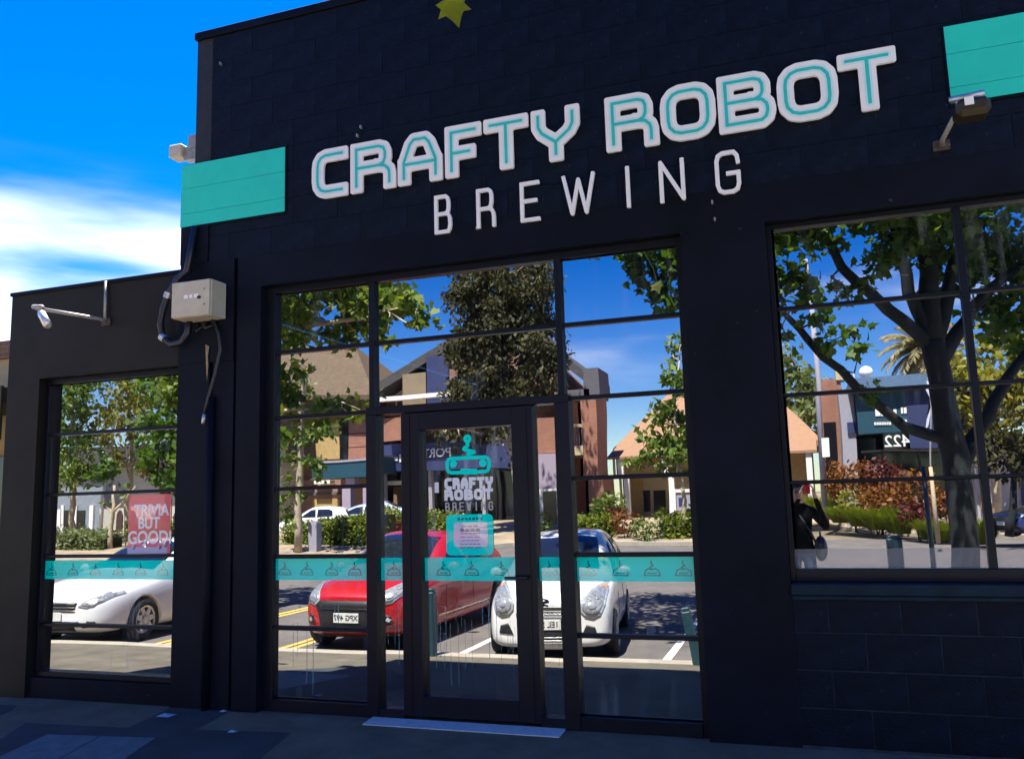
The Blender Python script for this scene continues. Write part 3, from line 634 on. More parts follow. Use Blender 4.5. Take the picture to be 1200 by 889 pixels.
# dark downpipe beside the pier
dp = MB(); x_ = F(246, 600)[0]; dp.tube([(x_, -.012, .0), (x_, -.012, 2.5)], .034, 12)
tag(dp.build('downpipe', WALL, None, True, org=(x_, -.012, 0)), 'slim dark pipe running down the corner pier to the footpath', 'pipe')
# spotlights
RUSTM = M('weathered dark bracket', (.06, .05, .035), .7, .2, var=.6, scale=40, chips=((.3, .27, .2), 60, .62))
def spot(base, arm_end, head, rot, label, bar=None, mat=STEEL):
    t = thing('wall_spotlight', base, label, 'spotlight', 'spotlights on arms along the facade')
    b = Vector(base); e = Vector(arm_end)
    m = MB(); m.box(b.x - .05, -.014, b.z - .03, b.x + .05, -.004, b.z + .04); m.build('base_plate', RUSTM, t, bevel=.003)
    m = MB(); m.tube([b + Vector((0, -.01, 0)), b + Vector((0, -.06, .02)), e], .016, 8); m.build('arm', GREYM, t, True)
    if bar: m = MB(); m.tube([Vector(q) for q in bar], .013, 8); m.build('stay', GREYM, t, True)
    return t
bz = F(125, 378); hp = V(0, 0, 0)
def dpt(px, py, d): v = sight(px, py); k = (CAM_D - d) / v.y; return CAMP + v * k        # direct point d metres in front of the wall
t = spot((bz[0], -.004, bz[1]), dpt(42, 361, .62), None, 0, 'grey spotlight on a long arm over the left wing window', bar=[(F(126, 330)[0], -.02, F(126, 330)[1]), (bz[0], -.02, bz[1])])
e = dpt(42, 361, .62); m = MB(); m.tube([e + Vector((-.05, .02, .02)), e + Vector((.07, 0, .0))], .02, 10); m.build('knuckle', GREYM, t, True)
m = MB(); a = dpt(47, 364, .62); b = dpt(56, 381, .66); m.tube([a, a + (b - a) * .25, b], [.018, .032, .034], 14); m.build('lamp_head', M('bare aluminium', (.75, .74, .7), .35, .6), t, True)
bz = F(1103, 172); t = spot((bz[0], -.004, bz[1]), dpt(1122, 130, .3), None, 0, 'dark spotlight on a short arm under the right teal panel')
m = MB(); a = dpt(1112, 118, .32); b = dpt(1154, 109, .36); m.tube([a, b], .02, 10); c = dpt(1120, 121, .32); d = dpt(1152, 113, .36); m.tube([c, d], .012, 8); m.build('mounting_bar', STEEL, t, True)
m = MB(); a = dpt(1136, 114, .34); b = dpt(1136, 122, .3); m.box(a.x - .09, -.42, b.z - .11, a.x + .10, -.24, b.z + .0); m.build('lamp_head', M('dark bronze metal', (.05, .04, .025), .45, .5), t, bevel=.03)
m = MB(); m.box(a.x - .045, -.424, b.z - .055, a.x + .005, -.4205, b.z - .005); m.build('lens_label', WHITEL, t)
# floodlight bracket at the parapet corner
p0 = dpt(216, 178, -.1); t = thing('corner_floodlight', (p0.x, .1, p0.z), 'small beige floodlight fixed to the parapet corner above the teal panel', 'floodlight')
quick('housing', CREAM, t, (p0.x - .11, .02, p0.z - .07, p0.x + .03, .16, p0.z + .05), bevel=.012); quick('bracket', GREYM, t, (p0.x + .031, .06, p0.z - .1, -4.872, .14, p0.z + .02), (p0.x + .08, .05, p0.z - .0, -4.872, .15, p0.z + .12))
# old fixing stubs in the sign wall
fx = MB(); rng = random.Random(3)
for px, py in ((424, 150), (835, 238), (838, 258), (260, 76), (420, 160), (560, 268)):
    x_, z_ = F(px, py); fx.box(x_ - .006, -.03, z_ - .012, x_ + .006, -.002, z_ + .012)
fx.build('fixing_stub', GREYM, bld)
# threshold ramp
a = fg(443, 838); b = fg(666, 852)
m = MB(); m.prism([(a[0], .06, .012), (a[0], -.10, gz(-.10) + .006), (a[0], -.10, -.03), (a[0], .06, -.03)], (b[0] - a[0], 0, 0))
tag(m.build('threshold_ramp', M('scuffed aluminium', (.62, .66, .72), .5, .25, var=.15, scale=30), None, org=(-2.3, 0, 0)), 'pale metal threshold strip on the footpath below the glass door', 'threshold')
# service pit cover
q = [fg(55, 861), fg(182, 865), fg(95, 925), fg(-60, 915)]
pc = [sum(p[0] for p in q) / 4, sum(p[1] for p in q) / 4]
t = thing('pit_cover', (pc[0], pc[1], gz(pc[1])), 'pale concrete service pit cover of two slabs set in the dark footpath', 'pit cover')
PITM = M('pit concrete', (.14, .15, .16), .85, var=.25, scale=9, bump=.5)
def slab(q4):
    m = MB(); m.prism([(x, y, gz(y) - .02) for x, y in q4], (0, 0, .0285)); m.build('slab', PITM, t, bevel=.004)
lerp = lambda a, b, s: (a[0] + (b[0] - a[0]) * s, a[1] + (b[1] - a[1]) * s)
slab([q[0], lerp(q[0], q[1], .495), lerp(q[3], q[2], .495), q[3]]); slab([lerp(q[0], q[1], .505), q[1], q[2], lerp(q[3], q[2], .505)])
for i, (px, py, lab) in enumerate(((195, 839, 'pale scrap of paper on the footpath by the wing window'), (273, 858, 'small white litter scrap on the dark footpath patch'), (262, 834, 'white scrap lying against the foot of the corner pier'))):
    x_, y_ = fg(px, py); m = MB(); s_ = (.07, .035, .03)[i]
    m.add([(x_ - s_, y_ - s_ * .6, gz(y_) + .006), (x_ + s_, y_ - s_ * .8, gz(y_) + .012), (x_ + s_ * .9, y_ + s_ * .7, gz(y_) + .007), (x_ - s_ * .8, y_ + s_ * .6, gz(y_) + .014), (x_, y_, gz(y_) + .018)], [[0, 1, 4], [1, 2, 4], [2, 3, 4], [3, 0, 4]])
    tag(m.build('litter', M('litter paper', (.5, .55, .6), .8), None, org=(x_, y_, gz(y_))), lab, 'litter')
# poster behind the left window
px0, pz1 = G(152, 580); px1, pz0 = G(203, 650); t = thing('poster', ((px0 + px1) / 2, GL - .004, pz0), 'pink TRIVIA BUT GOOD poster in the left wing window', 'poster')
PY = GL - .004
m = MB(); m.box(px0, PY - .001, pz0, px1 - .03, PY, pz1); m.build('sheet', film_mat('pink poster print', (.88, .20, .22), .16), t)
for s_, pxc, pyc, sz in (('TRIVIA', 178, 598, .135), ('BUT', 175, 613, .135), ('GOOD!', 176, 630, .15)):
    xx, zz = G(pxc, pyc); place(text_mesh(s_, sz, .0012, .004, .92), 'lettering', WHITEF, t, (xx, PY - .0015, zz))
m = MB(); a = G(150, 641); b = G(196, 652); m.box(a[0], PY - .003, b[1], b[0], PY - .0015, a[1]); m.build('paper_strip', film_mat('pale strip', (.6, .58, .7), .25), t)
m = MB(); xx, zz = G(165, 637)
for k in range(9): m.ball((xx + random.uniform(-.08, .3), PY - .003, zz + random.uniform(-.03, .03)), .022, .0012, .022, 8, 4)
m.build('printed_dots', film_mat('violet print', (.3, .12, .35), .3), t)
# interior stools just behind the door
STO = M('pale stool frame', (.45, .6, .6), .4, .4)
def stool(loc):
    t = thing('bar_stool', loc, 'pale metal bar stool standing inside behind the glass', 'stool', 'bar stools behind the shopfront glass', local=True)
    m = MB(); m.lathe([(.0, .74), (.16, .74), (.17, .76), (.16, .78), (0, .785)], (0, 0, 0), 'z', 16); m.build('seat', WOOD, t, True)
    for k in range(4):
        a = math.pi / 4 + k * math.pi / 2; m = MB(); m.tube([(.1 * math.cos(a), .1 * math.sin(a), .74), (.21 * math.cos(a), .21 * math.sin(a), 0)], .011, 6); m.build('leg', STO, t, True)
    m = MB(); m.tube([(.17 * math.cos(k * math.pi / 8), .17 * math.sin(k * math.pi / 8), .25) for k in range(17)], .008, 6, False); m.build('foot_ring', STO, t, True)
    return t
s_ = stool((-2.6, .9, .02))
def copy_thing(o, loc, rz=None, label=None):
    r = o.copy(); COL.objects.link(r); r.location = loc
    if rz is not None: r.rotation_euler.z = rz
    if label: r['label'] = label
    for c in list(o.children):
        d = c.copy(); COL.objects.link(d); d.parent = r
        for e_ in c.children: f_ = e_.copy(); COL.objects.link(f_); f_.parent = d
    return r
s_['label'] = 'pale metal bar stool inside behind the left half of the glass door'
for x_, y_, lb in ((-2.1, .8, 'pale metal bar stool inside behind the right half of the glass door'), (-3.7, .95, 'pale metal bar stool inside at the far left of the centre window'), (-3.25, 1.5, 'pale metal bar stool inside set back behind the left column of panes')): copy_thing(s_, (x_, y_, .02), None, lb)

# ================================================================== CARS
CARGLASS = M('dark car glass', (.010, .014, .024), .04, var=.05, coat=.4, spec=.8)
TYRE = M('tyre rubber', (.016, .016, .017), .8, var=.2, bump=.2)
RIM = M('alloy wheel', (.55, .56, .58), .32, .7, var=.06)
TRIM = M('black car trim', (.012, .012, .014), .5, var=.1)
CHROME = M('chrome trim', (.75, .76, .78), .14, 1.0, var=.03)
LAMPG = M('headlamp lens', (.50, .53, .56), .08, .35, var=.35, scale=16, coat=.6)
LAMPD = M('lamp housing', (.26, .27, .29), .3, .2, var=.6, scale=30, coat=.3)
LAMPI = M('indicator lens', (.75, .30, .05), .15, var=.1, scale=30, coat=.4)
REDL = M('tail lamp lens', (.45, .015, .01), .15, var=.1)
PLATE = M('plate face', (.62, .62, .58), .5, var=.05)
PLATEK = M('plate characters', (.03, .03, .05), .6)
def eval_mesh(o):
    dg = bpy.context.evaluated_depsgraph_get(); dg.update(); return bpy.data.meshes.new_from_object(o.evaluated_get(dg))
def car_body(st, arches):
    m = MB(); rings = []
    for (y, hw, zb, zm, zs, wt, ze, zt) in st:
        hp = [(0, zb), (hw * .6, zb), (hw * .93, zb + .015), (hw * .995, zb + .14), (hw, zm), (hw * .975, zs), (wt, ze), (wt * .62, ze + (zt - ze) * .75), (0, zt)]
        rings.append([(x, y, z) for x, z in hp] + [(-x, y, z) for x, z in hp[-2:0:-1]])
    n = len(rings[0]); vs = [q for r in rings for q in r]; fs = []
    for i in range(len(rings) - 1):
        for k in range(n): fs.append([i * n + k, i * n + (k + 1) % n, (i + 1) * n + (k + 1) % n, (i + 1) * n + k])
    def cap(b):   # quads across the symmetric ring
        return [[b + k, b + k + 1, b + (n - k - 1) % n, b + (n - k) % n] if k else [b, b + 1, b + n - 1] for k in range(n // 2 - 1)] + [[b + n // 2 - 1, b + n // 2, b + n // 2 + 1]]
    fs += cap(0) + cap((len(rings) - 1) * n)
    me = bpy.data.meshes.new('body'); me.from_pydata(vs, [], fs)
    bm = bmesh.new(); bm.from_mesh(me); bmesh.ops.recalc_face_normals(bm, faces=bm.faces); bm.to_mesh(me); bm.free()
    o = bpy.data.objects.new('tmp', me); COL.objects.link(o)
    sb = o.modifiers.new('s', 'SUBSURF'); sb.levels = 3; sb.render_levels = 3
    full = eval_mesh(o)
    cut = MB()
    for (y, r) in arches: cut.lathe([(r, -1.2), (r, 1.2)], (0, y, r - .03), 'x', 40)
    for (y, r) in arches: pass
    cm = bpy.data.meshes.new('cut'); cm.from_pydata(cut.v, [], cut.f)
    bm = bmesh.new(); bm.from_mesh(cm); bmesh.ops.recalc_face_normals(bm, faces=bm.faces); bm.to_mesh(cm); bm.free()
    co = bpy.data.objects.new('tmpc', cm); COL.objects.link(co)
    bo = o.modifiers.new('b', 'BOOLEAN'); bo.operation = 'DIFFERENCE'; bo.object = co; bo.solver = 'EXACT'
    me2 = eval_mesh(o); bpy.data.objects.remove(o); bpy.data.objects.remove(co)
    if len(me2.polygons) < 200: me2 = full
    bm = bmesh.new(); bm.from_mesh(full); tree = BVHTree.FromBMesh(bm); bm.free()
    return me2, tree
def project(tree, poly, axis, off=.006, cuts=4, sign=1, thick=.012):
    """lay a flat outline on the body: axis 'f' = seen from the front (x,z), 's' = from the side (y,z)"""
    bm = bmesh.new()
    vs = [bm.verts.new((p[0], 0, p[1])) for p in poly]; f = bm.faces.new(vs)
    bmesh.ops.triangulate(bm, faces=[f]); bmesh.ops.subdivide_edges(bm, edges=bm.edges[:], cuts=cuts, use_grid_fill=True)
    if axis == 'f': d = Vector((0, -1, 0))
    elif axis == 'r': d = Vector((0, 1, 0))
    else: d = Vector((-sign, 0, 0))
    for v in bm.verts:
        a, z = v.co.x, v.co.z
        o = Vector((a, 6, z)) if axis == 'f' else Vector((a, -6, z)) if axis == 'r' else Vector((3 * sign, a, z))
        h = tree.ray_cast(o, d)
        if h[0] is None: h = tree.find_nearest(o + d * 5.0) if axis in 'fr' else tree.find_nearest(o + d * 2.2)
        v.co = h[0] + h[1] * off
    bmesh.ops.recalc_face_normals(bm, faces=bm.faces)
    nrm = sum((f.normal for f in bm.faces), Vector())
    if nrm.dot(d) > 0: bmesh.ops.reverse_faces(bm, faces=bm.faces)
    r = bmesh.ops.extrude_face_region(bm, geom=bm.faces[:]);
    for e in r['geom']:
        if isinstance(e, bmesh.types.BMVert): pass
    ext = [e for e in r['geom'] if isinstance(e, bmesh.types.BMVert)]
    bmesh.ops.translate(bm, verts=ext, vec=-d * 0.004)
    me = bpy.data.meshes.new('panel'); bm.to_mesh(me); bm.free(); return me
def wheel_mesh_tyre(R, wd):
    m = MB(); m.lathe([(R * .64, -wd / 2), (R * .93, -wd / 2), (R, -wd * .32), (R, wd * .32), (R * .93, wd / 2), (R * .64, wd / 2)], (0, 0, 0), 'x', 36, False); return m
def add_wheels(t, R, wd, tracks, spokes=5):
    for (sx, y) in tracks:
        m = wheel_mesh_tyre(R, wd); mv = Vector((sx, y, R)); m.v = [tuple(Vector(q) + mv) for q in m.v]; wl = m.build('wheel', TYRE, t, True)
        sg = 1 if sx > 0 else -1; ox = sx + sg * wd * .40
        m = MB(); m.lathe([(R * .66, -.02 * sg), (R * .66, .02 * sg), (R * .58, .012 * sg), (R * .56, -.03 * sg)], (ox, y, R), 'x', 32, False)
        m.lathe([(.0, .018 * sg), (R * .17, .015 * sg), (R * .19, -.01 * sg)], (ox, y, R), 'x', 16)
        for k in range(spokes):
            a = 2 * math.pi * k / spokes + .3; dy, dz = math.cos(a), math.sin(a); py, pz = -dz, dy
            q = lambda r, wv: (ox - sg * .012, y + dy * r + py * wv, R + dz * r + pz * wv)
            m.prism([q(R * .12, -.05 * R / .3), q(R * .6, -.028 * R / .3), q(R * .6, .028 * R / .3), q(R * .12, .05 * R / .3)], (sg * .022, 0, 0))
        m.build('rim', RIM, wl)
        m = MB(); m.lathe([(0, 0), (R * .62, 0), (R * .62, .01)], (ox - sg * .06, y, R), 'x', 24); m.build('brake_disc', TRIM, wl)
def mk(me, name, mat, par, smooth=True): return link(name, me, mat, par, smooth, 0)
def ell(cx, cz, rx, rz, n=16, rot=0, p=1.0):
    return [(cx + rx * math.cos(a) * math.cos(rot) - rz * math.sin(a) * math.sin(rot), cz + rx * math.cos(a) * math.sin(rot) + rz * math.sin(a) * math.cos(rot)) for a in [2 * math.pi * k / n for k in range(n)]]
mirx = lambda P: [(-x, z) for x, z in P]
def std_car(name, loc, rz, label, paint, st, arches, R, track, wd, windscreen, sides, rear, lamps, dark, seams, plate, mirror, handles, group, plate_text=None, plate_z=.45, extras=None, spokes=5):
    t = thing(name, loc, label, 'car', group, local=True); t.rotation_euler.z = rz
    me, tree = car_body(st, arches); b = mk(me, 'body', paint, t)
    for poly in windscreen: mk(project(tree, poly, 'f', .004, 4), 'windscreen', CARGLASS, t)
    for poly in rear: mk(project(tree, poly, 'r', .004, 3), 'rear_window', CARGLASS, t)
    for sg in (1, -1):
        for poly in sides: mk(project(tree, poly, 's', .004, 3, sg), 'side_window', CARGLASS, t)
        for poly in seams: mk(project(tree, poly, 's', .002, 2, sg), 'door_seam', TRIM, b)
        for (y, z) in handles:
            m = MB(); h = tree.ray_cast(Vector((3 * sg, y, z)), Vector((-sg, 0, 0))); x = h[0].x
            m.box(x - .01, y - .09, z - .014, x + sg * .022 + .001, y + .09, z + .014); m.build('door_handle', paint, t, bevel=.006)
        for poly, mat, nm in lamps:
            mk(project(tree, poly if sg > 0 else mirx(poly), 'f', .006, 4), nm, mat, t)
        mx_, my_, mz_ = mirror
        m = MB(); m.ball((sg * mx_, my_, mz_), .09, .05, .07, 12, 8); mo = m.build('wing_mirror', paint, t, True)
        m = MB(); m.tube([(sg * (mx_ - .07), my_, mz_ - .03), (sg * (mx_ - .2), my_ + .01, mz_ - .08)], .022, 8); m.build('mirror_arm', TRIM, mo, True)
    if lamps:
        P0 = lamps[0][0]; cx_ = sum(p[0] for p in P0) / len(P0); cz_ = sum(p[1] for p in P0) / len(P0)
        for sg in (1, -1):
            sm = [(sg * (cx_ + (p[0] - cx_) * .8), cz_ + (p[1] - cz_) * .8) for p in P0]
            mk(project(tree, sm, 'f', .0085, 4), 'lamp_mask', LAMPD, t)
            for fx_, fz_, rr_ in ((-.01, -.03, .045), (.05, .06, .03)):
                mk(project(tree, ell(sg * (cx_ + fx_), cz_ + fz_, rr_, rr_), 'f', .011, 3), 'lamp_bulb', RIM, t)
    for poly, mat, nm, off in dark: mk(project(tree, poly, 'f', off, 4), nm, mat, t)
    h = tree.ray_cast(Vector((0, 6, plate_z)), Vector((0, -1, 0))); y = h[0].y
    m = MB(); m.box(-.186, y + .010, plate_z - .055, .186, y + .02, plate_z + .067); pl = m.build('number_plate', PLATE, t, bevel=.003)
    if plate_text:
        tm = text_mesh(plate_text, .095, .002, .0015); tm.transform(Matrix.Translation((0, y + .0205, plate_z + .005)) @ Matrix.Rotation(math.pi, 4, 'Z')); link('plate_characters', tm, PLATEK, pl)
    add_wheels(t, R, wd, [(sx * track, yy) for yy, _ in arches for sx in (1, -1)], spokes)
    m = MB(); m.box(-.62, st[-1][0] + .35, .16, .62, st[0][0] - .35, .3); m.build('underbody', TRIM, t)
    for poly in windscreen[:1]:
        zlo = min(p[1] for p in poly)
        m = MB()
        for (xa, xb) in ((-.45, -.02), (.05, .5)):
            pts = []
            for s_ in (0, .5, 1):
                h = tree.ray_cast(Vector((xa + (xb - xa) * s_, 6, zlo + .02 + .04 * s_)), Vector((0, -1, 0)))
                if h[0]: pts.append(h[0] + h[1] * .016)
            if len(pts) > 1: m.tube(pts, .007, 5)
        if m.v: m.build('wiper', TRIM, t)
    if extras: extras(t, tree, b)
    return t
def paintm(name, c, coat=1.0, rough=.35): return M(name, c, rough, 0, var=.015, scale=3, coat=coat, spec=.5)
WPAINT = paintm('white car paint', (.74, .74, .72)); RPAINT = paintm('red car paint', (.40, .008, .012)); SPAINT = paintm('white sedan paint', (.74, .75, .77))

# white hatchback, nose towards the kerb.  y=0 is the middle of the car, +y the nose
hb = [(1.75, .52, .22, .46, .60, .40, .66, .70), (1.71, .70, .15, .44, .64, .54, .73, .775), (1.52, .765, .14, .48, .72, .60, .80, .845), (1.2, .775, .17, .54, .79, .63, .87, .92), (.86, .785, .17, .56, .85, .66, .93, .985),
      (.78, .787, .17, .56, .87, .66, .96, 1.02), (.20, .79, .17, .56, .90, .575, 1.36, 1.40), (-.1, .79, .17, .56, .91, .56, 1.42, 1.465), (-.7, .79, .17, .57, .92, .555, 1.43, 1.475), (-1.25, .775, .18, .58, .93, .545, 1.39, 1.43), (-1.55, .75, .2, .6, .94, .53, 1.27, 1.3), (-1.7, .69, .26, .6, .88, .5, .99, 1.01), (-1.76, .55, .34, .6, .8, .42, .86, .88)]
def wh_extra(t, tree, b):
    h = tree.ray_cast(Vector((0, 6, .71)), Vector((0, -1, 0))); 
    e = [[(-.03, .035), (-.045, .02), (.045, -.012), (.02, -.035)], [(.03, .04), (-.02, .035)], [(-.03, -.035), (.045, -.012)], [(-.045, .02), (.03, .04)]]
    me = stroke_mesh(e, .008, .01, res=.0025); me.transform(Matrix.Translation(h[0] + Vector((0, .0, 0))) @ Matrix.Rotation(math.pi, 4, 'Z')); link('front_emblem', me, CHROME, t)
    for z in (.595, .645): mk(project(tree, [(-.33, z - .011), (.33, z - .011), (.34, z + .011), (-.34, z + .011)], 'f', .005, 4), 'grille_slot', TRIM, t)
    mk(project(tree, [(-.36, .573), (.36, .573), (.36, .583), (-.36, .583)], 'f', .010, 4), 'grille_bar', CHROME, t)
    for z in (.27, .305): mk(project(tree, [(-.3, z - .006), (.3, z - .006), (.3, z + .006), (-.3, z + .006)], 'f', .016, 4), 'intake_bar', CHROME, t)
hl = [(.40, .68), (.41, .60), (.47, .53), (.56, .51), (.64, .55), (.69, .66), (.705, .80), (.69, .875), (.63, .885), (.52, .83), (.44, .76)]
whb = std_car('parked_car', (-3.26, -5.52, -.35), R_(-8), 'white small hatchback parked nose in to the kerb facing the brewery door', WPAINT, hb, [(1.16, .33), (-1.2, .33)], .285, .70, .17,
    [[(-.56, 1.0), (-.3, 1.025), (.3, 1.025), (.56, 1.0), (.47, 1.36), (.25, 1.385), (-.25, 1.385), (-.47, 1.36)]], [[(.60, .93), (.12, 1.27), (-.12, 1.31), (-.16, .93)], [(-.22, .93), (-.22, 1.31), (-.75, 1.32), (-.95, 1.25), (-.98, .98)]],
    [[(-.48, .98), (.48, .98), (.44, 1.3), (-.44, 1.3)]], [(hl, LAMPG, 'headlight'), ([(.60, .79), (.67, .80), (.685, .85), (.65, .868), (.595, .845)], LAMPI, 'indicator'), ([(.42, .32), (.60, .33), (.58, .42), (.48, .45)], TRIM, 'fog_recess')],
    [([(-.36, .36), (-.30, .26), (.30, .26), (.36, .36), (.38, .56), (-.38, .56)], TRIM, 'grille', .003)], [[(.66, .25), (.655, .25), (.64, .9), (.647, .9)], [(-.19, .25), (-.196, .25), (-.196, .92), (-.19, .92)], [(.66, .30), (-.9, .30), (-.9, .306), (.66, .306)]], None, (.86, .52, .95), [(-.02, .80), (-.9, .82)], 'cars parked nose in along the kerb', '1EL 5KP', .45, wh_extra)

# red hatchback with deep grille
rb = [(1.95, .42, .36, .52, .62, .36, .68, .71), (1.89, .66, .24, .50, .66, .54, .74, .775), (1.68, .79, .18, .52, .74, .62, .82, .86), (1.3, .835, .17, .56, .82, .68, .91, .96), (.95, .845, .17, .58, .88, .70, .97, 1.02),
      (.86, .846, .17, .58, .90, .70, 1.0, 1.06), (.2, .85, .17, .58, .94, .60, 1.38, 1.425), (-.15, .85, .17, .58, .95, .585, 1.43, 1.475), (-.8, .85, .17, .59, .96, .58, 1.42, 1.465), (-1.4, .835, .18, .6, .97, .56, 1.36, 1.40), (-1.72, .80, .22, .62, .96, .54, 1.22, 1.25), (-1.9, .74, .28, .62, .9, .5, .99, 1.01), (-1.96, .6, .36, .62, .82, .44, .88, .9)]
hl2 = [(.42, .66), (.50, .59), (.63, .62), (.72, .72), (.76, .86), (.73, .91), (.64, .88), (.52, .80), (.44, .73)]
def rd_extra(t, tree, b):
    mk(project(tree, [(-.42, .545), (.42, .545), (.42, .565), (-.42, .565)], 'f', .012, 4), 'grille_bar', TRIM, t)
    for z in (.29, .33): mk(project(tree, [(-.4, z - .006), (.4, z - .006), (.42, z + .006), (-.42, z + .006)], 'f', .012, 4), 'intake_bar', RIM, t)
red = std_car('parked_car', (-5.74, -5.85, -.35), R_(1.5), 'red hatchback parked nose in beside the white one in front of the brewery', RPAINT, rb, [(1.28, .345), (-1.28, .345)], .30, .755, .18,
    [[(-.60, 1.04), (-.3, 1.07), (.3, 1.07), (.60, 1.04), (.50, 1.38), (.25, 1.41), (-.25, 1.41), (-.50, 1.38)]], [[(.66, .97), (.12, 1.29), (-.14, 1.33), (-.18, .97)], [(-.24, .97), (-.24, 1.33), (-.85, 1.32), (-1.1, 1.24), (-1.15, 1.03)]],
    [[(-.5, 1.0), (.5, 1.0), (.46, 1.25), (-.46, 1.25)]], [(hl2, LAMPG, 'headlight'), ([(.50, .34), (.64, .36), (.62, .47), (.54, .48)], TRIM, 'fog_recess'), ([(.55, .40), (.60, .38), (.63, .42), (.58, .45)], LAMPG, 'fog_light')],
    [([(-.50, .62), (-.44, .48), (-.40, .27), (.40, .27), (.44, .48), (.50, .62), (.40, .66), (-.40, .66)], TRIM, 'grille', .003)], [[(.70, .25), (.695, .25), (.68, .94), (.687, .94)], [(-.21, .25), (-.216, .25), (-.216, .96), (-.21, .96)], [(.7, .32), (-.95, .34), (-.95, .346), (.7, .326)], [(.9, .74), (-1.8, .80), (-1.8, .806), (.9, .746)]], None, (.93, .56, 1.0), [(-.04, .84), (-.98, .86)], 'cars parked nose in along the kerb', 'XPG 497', .44, rd_extra)

# white sedan in front of the wing
sb_ = [(2.35, .50, .36, .50, .58, .44, .64, .67), (2.28, .74, .24, .48, .63, .62, .71, .74), (2.02, .865, .18, .50, .72, .70, .79, .83), (1.6, .895, .17, .54, .80, .74, .87, .92), (1.15, .90, .17, .56, .86, .76, .93, .985),
       (1.02, .90, .17, .56, .88, .76, .96, 1.02), (.25, .905, .17, .57, .93, .62, 1.36, 1.40), (-.15, .905, .17, .57, .94, .60, 1.415, 1.455), (-.8, .905, .17, .58, .95, .595, 1.40, 1.44), (-1.3, .895, .17, .6, .96, .62, 1.2, 1.25), (-1.6, .88, .18, .62, .96, .70, 1.02, 1.06), (-2.1, .84, .22, .62, .95, .70, 1.0, 1.03), (-2.33, .72, .32, .62, .9, .58, .95, .97), (-2.38, .6, .4, .62, .82, .5, .88, .9)]
hl3 = [(.46, .61), (.60, .585), (.74, .65), (.83, .74), (.80, .775), (.66, .735), (.52, .68)]
def sd_extra(t, tree, b):
    for z in (.555, .60, .645): mk(project(tree, [(-.40, z - .007), (.40, z - .007), (.42, z + .007), (-.42, z + .007)], 'f', .010, 4), 'grille_bar', CHROME, t)
sed = std_car('parked_car', (-10.36, -5.75, -.35), R_(-2), 'white sedan parked nose in before the low wing of the brewery', SPAINT, sb_, [(1.46, .355), (-1.35, .355)], .315, .80, .19,
    [[(-.64, 1.0), (-.3, 1.03), (.3, 1.03), (.64, 1.0), (.52, 1.36), (.25, 1.39), (-.25, 1.39), (-.52, 1.36)]], [[(.78, .96), (.16, 1.27), (-.14, 1.31), (-.18, .96)], [(-.24, .96), (-.24, 1.31), (-.8, 1.30), (-1.15, 1.12), (-1.2, 1.0)]],
    [[(-.5, 1.02), (.5, 1.02), (.46, 1.3), (-.46, 1.3)]], [(hl3, LAMPG, 'headlight'), ([(.56, .30), (.72, .32), (.70, .40), (.60, .41)], TRIM, 'fog_recess')],
    [([(-.44, .66), (-.38, .53), (.38, .53), (.44, .66)], TRIM, 'grille', .003), ([(-.48, .40), (-.42, .25), (.42, .25), (.48, .40)], TRIM, 'lower_intake', .003)], [[(.82, .25), (.815, .25), (.80, .94), (.807, .94)], [(-.21, .25), (-.216, .25), (-.216, .96), (-.21, .96)]], None, (.99, .66, 1.0), [(-.06, .82), (-1.0, .84)], 'cars parked nose in along the kerb', None, .46, sd_extra, 7)

# ------------------------------------------------------------------ further cars: the same shells in other paints
def repaint(root, mapping):
    for c in list(root.children) + [g for k in root.children for g in k.children]:
        for sl_ in c.material_slots:
            if sl_.material in mapping:
                nm = mapping[sl_.material]; sl_.link = 'OBJECT'; sl_.material = nm
BPAINT = paintm('black car paint', (.012, .013, .016)); BLPAINT = paintm('silver blue car paint', (.36, .42, .52)); NPAINT = paintm('navy car paint', (.02, .03, .12))
q = V(376, 610, 30); c2 = copy_thing(whb, (q.x, q.y, .02), R_(78), 'white hatchback parked side on behind the hedge across the road'); c2['group'] = 'cars parked across the road'
q = V(428, 606, 31); c3 = copy_thing(sed, (q.x, q.y, .12), R_(76), 'silver blue sedan parked behind the hedge across the road'); repaint(c3, {SPAINT: BLPAINT}); c3['group'] = 'cars parked across the road'
q = V(1206, 640, 22.5); c4 = copy_thing(sed, (q.x + 1.3, q.y, -.1), R_(68), 'navy sedan parked on the far right across the road'); repaint(c4, {SPAINT: NPAINT}); c4['group'] = 'cars parked across the road'

# ================================================================== TREES AND PLANTS
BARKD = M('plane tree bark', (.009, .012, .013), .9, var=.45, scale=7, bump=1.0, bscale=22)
BARKP = M('pale gum bark', (.42, .34, .22), .85, var=.35, scale=5, bump=.6)
LEAF_A = leaf_mat('plane leaf', (.03, .075, .010), (.10, .17, .02), .36)
LEAF_B = leaf_mat('plane leaf bright', (.06, .12, .015), (.21, .25, .035), .4)
LEAF_C = leaf_mat('gum leaf', (.02, .026, .010), (.085, .075, .026), .2, .7)
LEAF_D = leaf_mat('garden leaf', (.05, .10, .015), (.16, .21, .03), .3)
LEAF_E = leaf_mat('olive leaf', (.10, .13, .05), (.20, .23, .09), .25)
LEAF_R = leaf_mat('rust leaf', (.12, .035, .010), (.26, .11, .025), .3)
LEAF_M = leaf_mat('dark red leaf', (.07, .012, .014), (.13, .03, .02), .25)
LEAF_H = leaf_mat('hedge leaf', (.075, .11, .012), (.20, .23, .025), .28)
LEAF_P = leaf_mat('palm frond', (.16, .14, .06), (.30, .24, .13), .2)
LEAF_Y = leaf_mat('yellowing leaf', (.14, .15, .02), (.30, .26, .05), .35)
